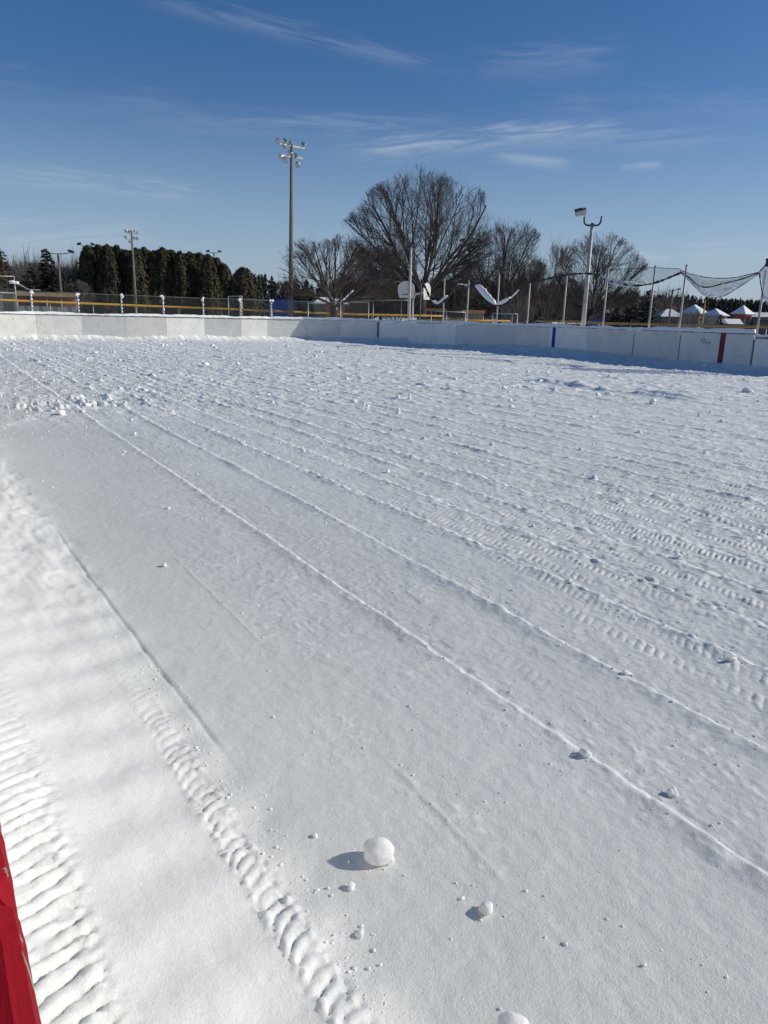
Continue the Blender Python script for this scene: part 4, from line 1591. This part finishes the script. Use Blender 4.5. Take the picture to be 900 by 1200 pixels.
dugout(20, 92, 92, 342.5, 347.5, 361, 'long brown roofed baseball dugout with brick wall behind the left fence', 'tan_roof', 'brick')
dugout(541, 568, 80, 363.5, 367, 377, 'orange roofed dugout in the middle behind the side boards', 'orange_roof', 'grey_wall')
dugout(498, 523, 84, 361.5, 364.5, 376, 'small brown roofed shelter under the largest bare tree', 'orange_roof', 'brick_dark')
# grey shed at the left edge
x, y = spot(9, 96)
t = thing('storage_shed', 'pale grey storage shed beside the dugout at the left edge', 'shed', (x, y, 0), -math.atan2(x, y))
zt = hgt(9, 344, 96)
MB().box((0, 0, zt / 2), (2.3, 2, zt)).build('wall', M['grey_wall'], t)
MB().box((0, 0, zt + .08), (2.5, 2.2, .14)).build('roof', M['snow_plain'], t)
MB().box((.3, -1.03, zt - 1.0), (.9, .05, 1.7)).build('door', M['dark_wall'], t)
# blue container
x, y = spot(331, 84)
zt, zb = hgt(331, 351, 84), float(gz(x, y))
t = thing('shipping_container', 'bright blue storage container just left of the tall pole', 'container', (x, y, zb), -math.atan2(x, y) + .1)
hc = zt - zb
MB().box((0, 0, hc / 2), (2.5, 4, hc - .1)).build('body', M['blue_tarp'], t)
mb = MB()
for k in range(9): mb.box((-1.15 + k * .2875, -2.02, hc / 2), (.1, .05, hc - .35))
mb.build('ribs', M['blue_tarp'], t)
MB().box((0, 0, hc - .02), (2.56, 4.06, .07)).build('top_frame', M['blue_roof'], t)
MB().tube([(.5, -2.06, .3), (.5, -2.06, hc - .3)], .03, 6).build('lock_bar', M['galv'], t)
# brick pavilion with snow roof behind the small tree
x, y = spot(384, 100)
t = thing('pavilion', 'low brick pavilion with snow on its roof behind the small bare tree', 'pavilion', (x, y, 0), -math.atan2(x, y) + .15)
ze, zp = hgt(384, 356, 100), hgt(384, 348.5, 100)
MB().box((.6, 0, ze / 2), (2.6, 4, ze)).build('wall', M['brick'], t)
MB().box((-1.2, -.3, ze / 2), (.9, 3, ze)).build('door', M['dark_wall'], t)
b = MB()
b.poly([(-2.2, -2.6, ze), (2.4, -2.6, ze), (1.0, 0, zp), (-1.0, 0, zp)])
b.poly([(2.4, 2.6, ze), (-2.2, 2.6, ze), (-1.0, 0, zp), (1.0, 0, zp)])
b.poly([(-2.2, 2.6, ze), (-2.2, -2.6, ze), (-1.0, 0, zp)])
b.poly([(2.4, -2.6, ze), (2.4, 2.6, ze), (1.0, 0, zp)])
b.build('roof', M['snow_plain'], t)
MB().box((0.1, -2.62, ze - .1), (4.6, .06, .22)).build('fascia', M['dark_wall'], t)
# blue roofed shed with red end
x, y = spot(695, 95)
t = thing('equipment_shed', 'low blue roofed shed with a red end right of the arm-lamp pole', 'shed', (x, y, 0), -math.atan2(x, y))
zt = hgt(695, 373, 95)
MB().box((-.3, 0, zt / 2 - .25), (1.9, 1.6, zt - .5)).build('wall', M['blue_tarp'], t)
MB().box((-.2, 0, zt - .2), (2.5, 1.9, .36)).build('roof', M['blue_roof'], t)
MB().box((1.2, -.1, (zt - .4) / 2), (.6, 1.5, zt - .4)).build('end_wall', M['brick'], t)


def car(px, d, label, rz, body, snow=True):
    x, y = spot(px, d)
    t = thing('parked_car', label, 'car', (x, y, 0.04), rz, 'cars parked beyond the park')
    prof = [(-2.15, .35), (-2.2, .75), (-1.9, .95), (-1.2, 1.0), (-.7, 1.42), (.9, 1.45), (1.5, 1.02), (2.1, .92), (2.2, .6), (2.15, .35)]
    mb = MB()
    n = len(prof)
    for s in (-.85, .85):
        for (u, v) in prof: mb.v.append((u, s * (1 if v < 1.1 else .82), v))
    mb.f.append(tuple(range(n)))
    mb.f.append(tuple(range(n, 2 * n))[::-1])
    for k in range(n): mb.f.append((k, n + k, n + (k + 1) % n, (k + 1) % n))
    mb.build('body', M[body], t)
    for u in (-1.35, 1.35):
        for s in (-.8, .8):
            MB().tube([(u, s - .1, .32), (u, s + .1, .32)], .32, 12).build('wheel', M['rubber'], t)
    for s in (-.79, .79):
        MB().box((.1, s, 1.2), (1.4, .06, .28)).build('window', M['window'], t)
    if snow:
        mb = MB()
        rr = random.Random(px)
        for u, z, w in ((-.2, 1.50, .8), (.5, 1.52, .8), (-.7, 1.46, .7), (1.8, 1.02, .7), (-1.6, 1.05, .7)):
            lump(mb, (u, 0, z), .75, rr, 2, .18, .1)
        mb.build('snow_cap', M['snow_plain'], t, True)


car(646, 98, 'snow covered car left of the arm-lamp pole', .6, 'white_metal')
car(655, 100, 'second snow covered car nearest to the net post left of the arm-lamp pole', .7, 'white_metal')
car(671, 104, 'dark brown car beside the trunk of the round crowned tree', .3, 'dark_wall')


def shrub(px, d, hgt_, label, seed):
    loc = place(px, d)
    r = random.Random(seed)
    t = thing('bare_shrub', label, 'shrub', loc)
    mb = MB()
    for k in range(60):
        a, e = r.uniform(0, 6.28), r.uniform(.7, 1.5)
        L = hgt_ * r.uniform(.6, 1.1)
        p0 = Vector((r.uniform(-.2, .2), r.uniform(-.2, .2), 0))
        dv = Vector((math.cos(a) * math.cos(e), math.sin(a) * math.cos(e), math.sin(e)))
        p1 = p0 + dv * L * .6
        mb.tube([p0, p1, p0 + dv * L + Vector((r.gauss(0, .1), r.gauss(0, .1), .1))], [.022, .014, .007], 3, False)
        for q in range(3):
            dd = (dv + Vector((r.gauss(0, .5), r.gauss(0, .5), r.gauss(0, .3)))).normalized()
            mb.tube([p1, p1 + dd * L * .4], [.012, .006], 3, False)
    mb.build('stems', M['twig_grey'], t)


shrub(606, 74, 4.3, 'pale bare shrub with upright stems right of the snow laden net', 1)
shrub(812, 62, 3.2, 'small pale bare shrub in front of the beige houses', 2)
# distant snowy mounds along the park edge
rr = random.Random(44)
for k, px in enumerate((724, 733, 741, 750)):
    x, y = spot(px, 90)
    mb = MB()
    for q in range(7): lump(mb, (rr.uniform(-.6, .6), rr.uniform(-.5, .5), .35 + rr.uniform(0, .5)), rr.uniform(.3, .55), rr, 1, .8)
    o = mb.build('snow_heap', M['snow_plain'], None, True)
    o.location = (x, y, 0)
    tag(o, 'shovelled snow heap at the edge of the park below the dark spruces', 'snow heap', 'snow heaps below the dark spruces')


# ------------------------------------------------------------------ chunks of snow on the ice
def chunk_obj(px, py, wpx, label, seed, squash=.8, knob=None, group=None, sub=3, rough=.22, name='snow_chunk'):
    p = on_z(px, py)
    for _ in range(3):
        z = float(rink_h(np.array([p.x]), np.array([p.y]))[0])
        p = on_z(px, py, z)
    dist = (p - Vector((0, 0, H))).length
    r = wpx / 2 / FP * dist * (.93 if dist < 8 else .74)
    rr = random.Random(seed)
    V, F = ICO[sub]
    mb = MB()
    k1 = [Vector((rr.gauss(0, 1), rr.gauss(0, 1), rr.gauss(0, 1))) for _ in range(9)]
    for v in V:
        q = Vector(v)
        s = 1.0
        for i, k in enumerate(k1):
            s += rough * .30 * math.sin((2.2 + i * .9) * q.dot(k.normalized()) + i) / (1 + i * .35)
        s += rough * .10 * (rr.random() - .5)
        if rough > .3:      # broken facets
            for k in k1[:6]:
                dd = q.dot(k.normalized())
                if dd > .55: s *= 1 - .75 * (dd - .55)
        mb.v.append((q.x * r * s, q.y * r * s, q.z * r * squash * s))
    mb.f = list(F)
    if knob:
        for (dx, dy, dz, kr) in knob:
            lump(mb, (dx * r, dy * r, dz * r), kr * r, rr, 2, .8, .06)
    o = mb.build(name, M['chunk'], None, True)
    o.location = (p.x, p.y, z + r * squash * .66)
    CHUNKS.append((p.x, p.y, r))
    o.rotation_euler = (0, 0, rr.uniform(0, 6) if not knob else 0)
    return tag(o, label, 'snow chunk', group)


CHUNKS = []
cx_, sx_ = math.cos(YAW), math.sin(YAW)
chunk_obj(443, 1008, 33, 'smooth round snowball with a small lump on its right, nearest large ball', 1, .95, [(.80 * cx_ - .1, -.80 * sx_ - .1, -.45, .34), (.55 * cx_, -.55 * sx_ - .2, -.6, .35)], sub=4, rough=.20)
chunk_obj(600, 1219, 36, 'snowball cut by the bottom edge of the photo', 2, .9, sub=4, rough=.20)
chunk_obj(571, 1070, 21, 'small lumpy snow chunk right of the large round snowball', 3, .65, rough=.4)
chunk_obj(687, 886, 17, 'flat snow chunk with a dark shadow sitting on a windrow line', 4, .6, rough=.35)
chunk_obj(789, 931, 13, 'small snow chunk below the windrow at right', 5, .7, rough=.4)
chunk_obj(412, 1041, 11, 'small crumb pair left of the nearest snowball', 6, .8, rough=.4)
chunk_obj(421, 1096, 13, 'low crumb beside the right tyre track', 7, .6, rough=.4)
chunk_obj(193, 664, 7, 'tiny lone snow chunk in the smooth grey lane', 8, .8, rough=.5)
chunk_obj(241, 429, 13, 'pointed snow lump far off in front of the end boards', 9, .55, rough=.45)
chunk_obj(415, 472, 10, 'left one of the far snow chunk cluster in the middle', 10, 1.0, rough=.5)
chunk_obj(431, 479, 9, 'lower one of the far snow chunk cluster in the middle', 11, .9, rough=.5)
chunk_obj(466, 485, 12, 'largest block of the far snow chunks in the middle', 12, .9, rough=.5)
chunk_obj(480, 467, 8, 'upper right one of the far snow chunks in the middle', 13, .9, rough=.5)
chunk_obj(72, 486, 16, 'broken snow block on the churned strip at left', 14, .7, rough=.5)
chunk_obj(765, 473, 13, 'rounded snow lump below the long plough ridge', 15, .8, rough=.45)
chunk_obj(876, 460, 14, 'snow lump near the right edge in front of the boards', 16, .7, rough=.45)
chunk_obj(632, 448, 11, 'snow lump at the left end of the long plough ridge', 17, .7, rough=.45)
chunk_obj(649, 458, 9, 'snow lump just below the left end of the plough ridge', 18, .7, rough=.45)
chunk_obj(701, 464, 10, 'snow lump under the middle of the plough ridge', 19, .7, rough=.45)
chunk_obj(591, 456, 10, 'snow lump left of the plough ridge', 20, .7, rough=.45)
chunk_obj(735, 791, 12, 'snow crumb next to a thin windrow line at right', 21, .7, rough=.5)
chunk_obj(858, 775, 12, 'snow crumb below the tyre marks near the right edge', 22, .6, rough=.5)
chunk_obj(526, 511, 11, 'flat snow chunk beside a far tyre track', 23, .6, rough=.5)
chunk_obj(454, 554, 9, 'snow crumb on a windrow in the middle distance', 24, .8, rough=.5)
chunk_obj(793, 654, 10, 'snow crumb beside the tyre tracks right of centre', 25, .8, rough=.5)
chunk_obj(697, 562, 12, 'pair of crumbs on the tread marks right of centre', 26, .7, rough=.5)


def crumbs():
    r = np.random.default_rng(55)
    V0, F0 = ICO[1]
    V0 = np.array(V0)
    F0 = np.array(F0)
    N = 13500
    X = np.empty(N)
    Y = np.empty(N)
    S = np.empty(N)
    k = 0
    while k < N:
        b = R_(r.uniform(-3, 66))
        d = 1.8 + 41 * r.random() ** .9
        x, y = d * math.sin(b), d * math.cos(b)
        if not (.95 < x < XB - .3 and y < YE - .4 and (d < 12 or r.random() < .95)): continue
        n = vnoise(np.array([x * .45]), np.array([y * .3]), 501)[0]
        keep = .45 + .45 * (d > 9) + .25 * (x > 3.2)
        if r.random() > keep * (.25 + 1.3 * n): continue
        X[k], Y[k] = x, y
        S[k] = min(.018 + .0022 * d, (.0032 + .0011 * d) * (.38 + .24 * r.pareto(2.6)))
        k += 1
    q0 = N - 3600
    for k in range(q0, N):
        while True:
            b, d = R_(r.uniform(2, 64)), 1.7 + 5.5 * r.random()
            mode = r.random()
            x, y = d * math.sin(b), d * math.cos(b)
            if mode < .30:
                g_ = RIDGES[int(r.integers(0, 4))]
                x = g_[0] + g_[1] * y + r.normal(0, .05)
            elif mode < .42:
                y = 1.2 + 2.2 * r.random()
                x = .79 + abs(r.normal(0, .05))
            elif vnoise(np.array([x * 2.1]), np.array([y * 1.6]), 511)[0] < .60: continue
            if .72 < x < 9: break
        X[k], Y[k] = x, y
        S[k] = min(.0065, .0013 + .0009 * r.pareto(1.7))
    ii = 0
    for (x, y, rad) in CHUNKS:
        for _ in range(9):
            a, q = r.random() * 6.283, rad * (1.0 + 1.6 * r.random() ** 2)
            X[ii], Y[ii], S[ii] = x + q * math.cos(a), y + q * math.sin(a), rad * (.05 + .16 * r.random() ** 2)
            ii += 1
    Z = rink_h(X, Y)
    sc3 = r.uniform(.7, 1.3, (N, 3)) * np.array([1, 1, .75])
    nz = 1 + .5 * (r.random((N, len(V0), 1)) - .5)
    v = np.stack([X, Y, Z + S * .35], 1)[:, None, :] + V0[None] * S[:, None, None] * sc3[:, None, :] * nz
    f = F0[None] + (np.arange(N) * len(V0))[:, None, None]
    o = link('snow_crumbs', np_mesh('snow_crumbs', v.reshape(-1, 3), f.reshape(-1, 3), M['snow_plain'], False))
    tag(o, 'small broken snow crumbs strewn over the rink', 'snow crumbs', None, 'stuff')


crumbs()

# ------------------------------------------------------------------ light and sky
SUN_B, SUN_E = R_(118), R_(28.5)          # bearing clockwise from +Y, elevation
sv = Vector((math.sin(SUN_B) * math.cos(SUN_E), math.cos(SUN_B) * math.cos(SUN_E), math.sin(SUN_E)))
sd = bpy.data.lights.new('sun', 'SUN')
sd.energy = 3.75
sd.angle = R_(.53)
sd.color = (1.0, .95, .80)
so = bpy.data.objects.new('sun', sd)
col.objects.link(so)
so.rotation_euler = (-sv).to_track_quat('-Z', 'Y').to_euler()

w = bpy.data.worlds.new('World')
sc.world = w
w.use_nodes = True
nt = w.node_tree
bg = nt.nodes['Background']
STR = .078
bg.inputs['Strength'].default_value = STR
sky = nt.nodes.new('ShaderNodeTexSky')
sky.sky_type = 'NISHITA'
sky.sun_disc = False
sky.sun_elevation = SUN_E
sky.sun_rotation = SUN_B
sky.altitude = 100
sky.air_density = 1.0
sky.dust_density = .25
sky.ozone_density = 1.3
tc = nt.nodes.new('ShaderNodeTexCoord')
gen = tc.outputs['Generated']


def vmath(op, a, b):
    n = nt.nodes.new('ShaderNodeVectorMath')
    n.operation = op
    nt.links.new(a, n.inputs[0])
    n.inputs[1].default_value = b
    return n


def fm(op, a, b=None, clamp=False):
    n = nt.nodes.new('ShaderNodeMath')
    n.operation = op
    n.use_clamp = clamp
    for i, q in enumerate((a, b)):
        if q is None: continue
        if isinstance(q, (int, float)): n.inputs[i].default_value = q
        else: nt.links.new(q, n.inputs[i])
    return n.outputs[0]


def rng_(v, a, b, c=0., d_=1., smooth=True):
    n = nt.nodes.new('ShaderNodeMapRange')
    n.interpolation_type = 'SMOOTHSTEP' if smooth else 'LINEAR'
    n.inputs['From Min'].default_value = a
    n.inputs['From Max'].default_value = b
    n.inputs['To Min'].default_value = c
    n.inputs['To Max'].default_value = d_
    nt.links.new(v, n.inputs['Value'])
    return n.outputs['Result']


def cirrus(pa, pb, width, op, seed, fringe=1.0):
    """one wisp of high cloud along the great circle through two sky directions"""
    a, b = ray(*pa).normalized(), ray(*pb).normalized()
    mid_ = (a + b).normalized()
    t = (b - a).normalized()
    n = a.cross(b).normalized()
    half = math.asin(min(1, (b - a).length / 2))
    u = vmath('DOT_PRODUCT', gen, t).outputs['Value']
    v = vmath('DOT_PRODUCT', gen, n).outputs['Value']
    f = vmath('DOT_PRODUCT', gen, mid_).outputs['Value']
    cx = nt.nodes.new('ShaderNodeCombineXYZ')
    nt.links.new(fm('MULTIPLY', u, 5.0), cx.inputs[0])
    nt.links.new(fm('MULTIPLY', v, 42.0 * fringe), cx.inputs[1])
    cx.inputs[2].default_value = seed * 3.1
    no = nt.nodes.new('ShaderNodeTexNoise')
    no.inputs['Scale'].default_value = 2.4
    no.inputs['Detail'].default_value = 7
    no.inputs['Roughness'].default_value = .62
    no.inputs['Distortion'].default_value = .5
    nt.links.new(cx.outputs[0], no.inputs['Vector'])
    wv = fm('MULTIPLY', fm('SUBTRACT', no.outputs['Fac'], .5), width * 1.8)
    dv = fm('ABSOLUTE', fm('ADD', v, wv))
    g = rng_(dv, 0, width, 1, 0)
    al = rng_(fm('ABSOLUTE', u), half * .45, half * 1.05, 1, 0)
    fr = rng_(f, .2, .5)
    ns = rng_(no.outputs['Fac'], .32, .72)
    return fm('MULTIPLY', fm('MULTIPLY', fm('MULTIPLY', g, al), fm('MULTIPLY', ns, fr)), op * .78)


hs = nt.nodes.new('ShaderNodeHueSaturation')
hs.inputs['Saturation'].default_value = 1.38
nt.links.new(sky.outputs['Color'], hs.inputs['Color'])
tint = nt.nodes.new('ShaderNodeMix')
tint.data_type = 'RGBA'
tint.blend_type = 'MULTIPLY'
tint.inputs[0].default_value = 1
nt.links.new(hs.outputs['Color'], tint.inputs[6])
tint.inputs[7].default_value = (.96, .91, 1.08, 1)
masks = [cirrus((370, 184), (745, 148), .020, .55, 1),
         cirrus((560, 166), (752, 150), .016, .50, 9),
         cirrus((520, 176), (900, 158), .020, .22, 2),
         cirrus((130, -10), (560, 90), .016, .20, 3),
         cirrus((540, 78), (740, 72), .032, .16, 4),
         cirrus((-60, 202), (270, 232), .020, .30, 5),
         cirrus((-40, 282), (190, 272), .030, .34, 6),
         cirrus((560, 182), (680, 196), .010, .40, 7),
         cirrus((720, 196), (780, 193), .008, .35, 8),
         cirrus((735, 298), (790, 300), .010, .5, 10),
         cirrus((130, 140), (560, 156), .020, .20, 11),
         cirrus((-60, 95), (240, 130), .026, .12, 12),
         cirrus((780, 296), (960, 285), .022, .22, 13),
         cirrus((600, 130), (1000, 125), .03, .10, 14)]
tot = masks[0]
for q in masks[1:]: tot = fm('MAXIMUM', tot, q)
mix = nt.nodes.new('ShaderNodeMix')
mix.data_type = 'RGBA'
nt.links.new(tot, mix.inputs[0])
sxyz = nt.nodes.new('ShaderNodeSeparateXYZ')
nt.links.new(gen, sxyz.inputs[0])
hz = nt.nodes.new('ShaderNodeMix')
hz.data_type = 'RGBA'
nt.links.new(rng_(sxyz.outputs['Z'], .0, .24, .75, 0, False), hz.inputs[0])
nt.links.new(tint.outputs[2], hz.inputs[6])
hz.inputs[7].default_value = (.32 / STR, .45 / STR, .62 / STR, 1)
nt.links.new(hz.outputs[2], mix.inputs[6])
mix.inputs[7].default_value = (.62 / STR, .66 / STR, .74 / STR, 1)
nt.links.new(mix.outputs[2], bg.inputs['Color'])

sc.view_settings.view_transform = 'Standard'
sc.view_settings.look = 'None'
sc.view_settings.exposure = 0
sc.view_settings.gamma = 1
sc.render.engine = 'CYCLES'
sc.cycles.transparent_max_bounces = 24
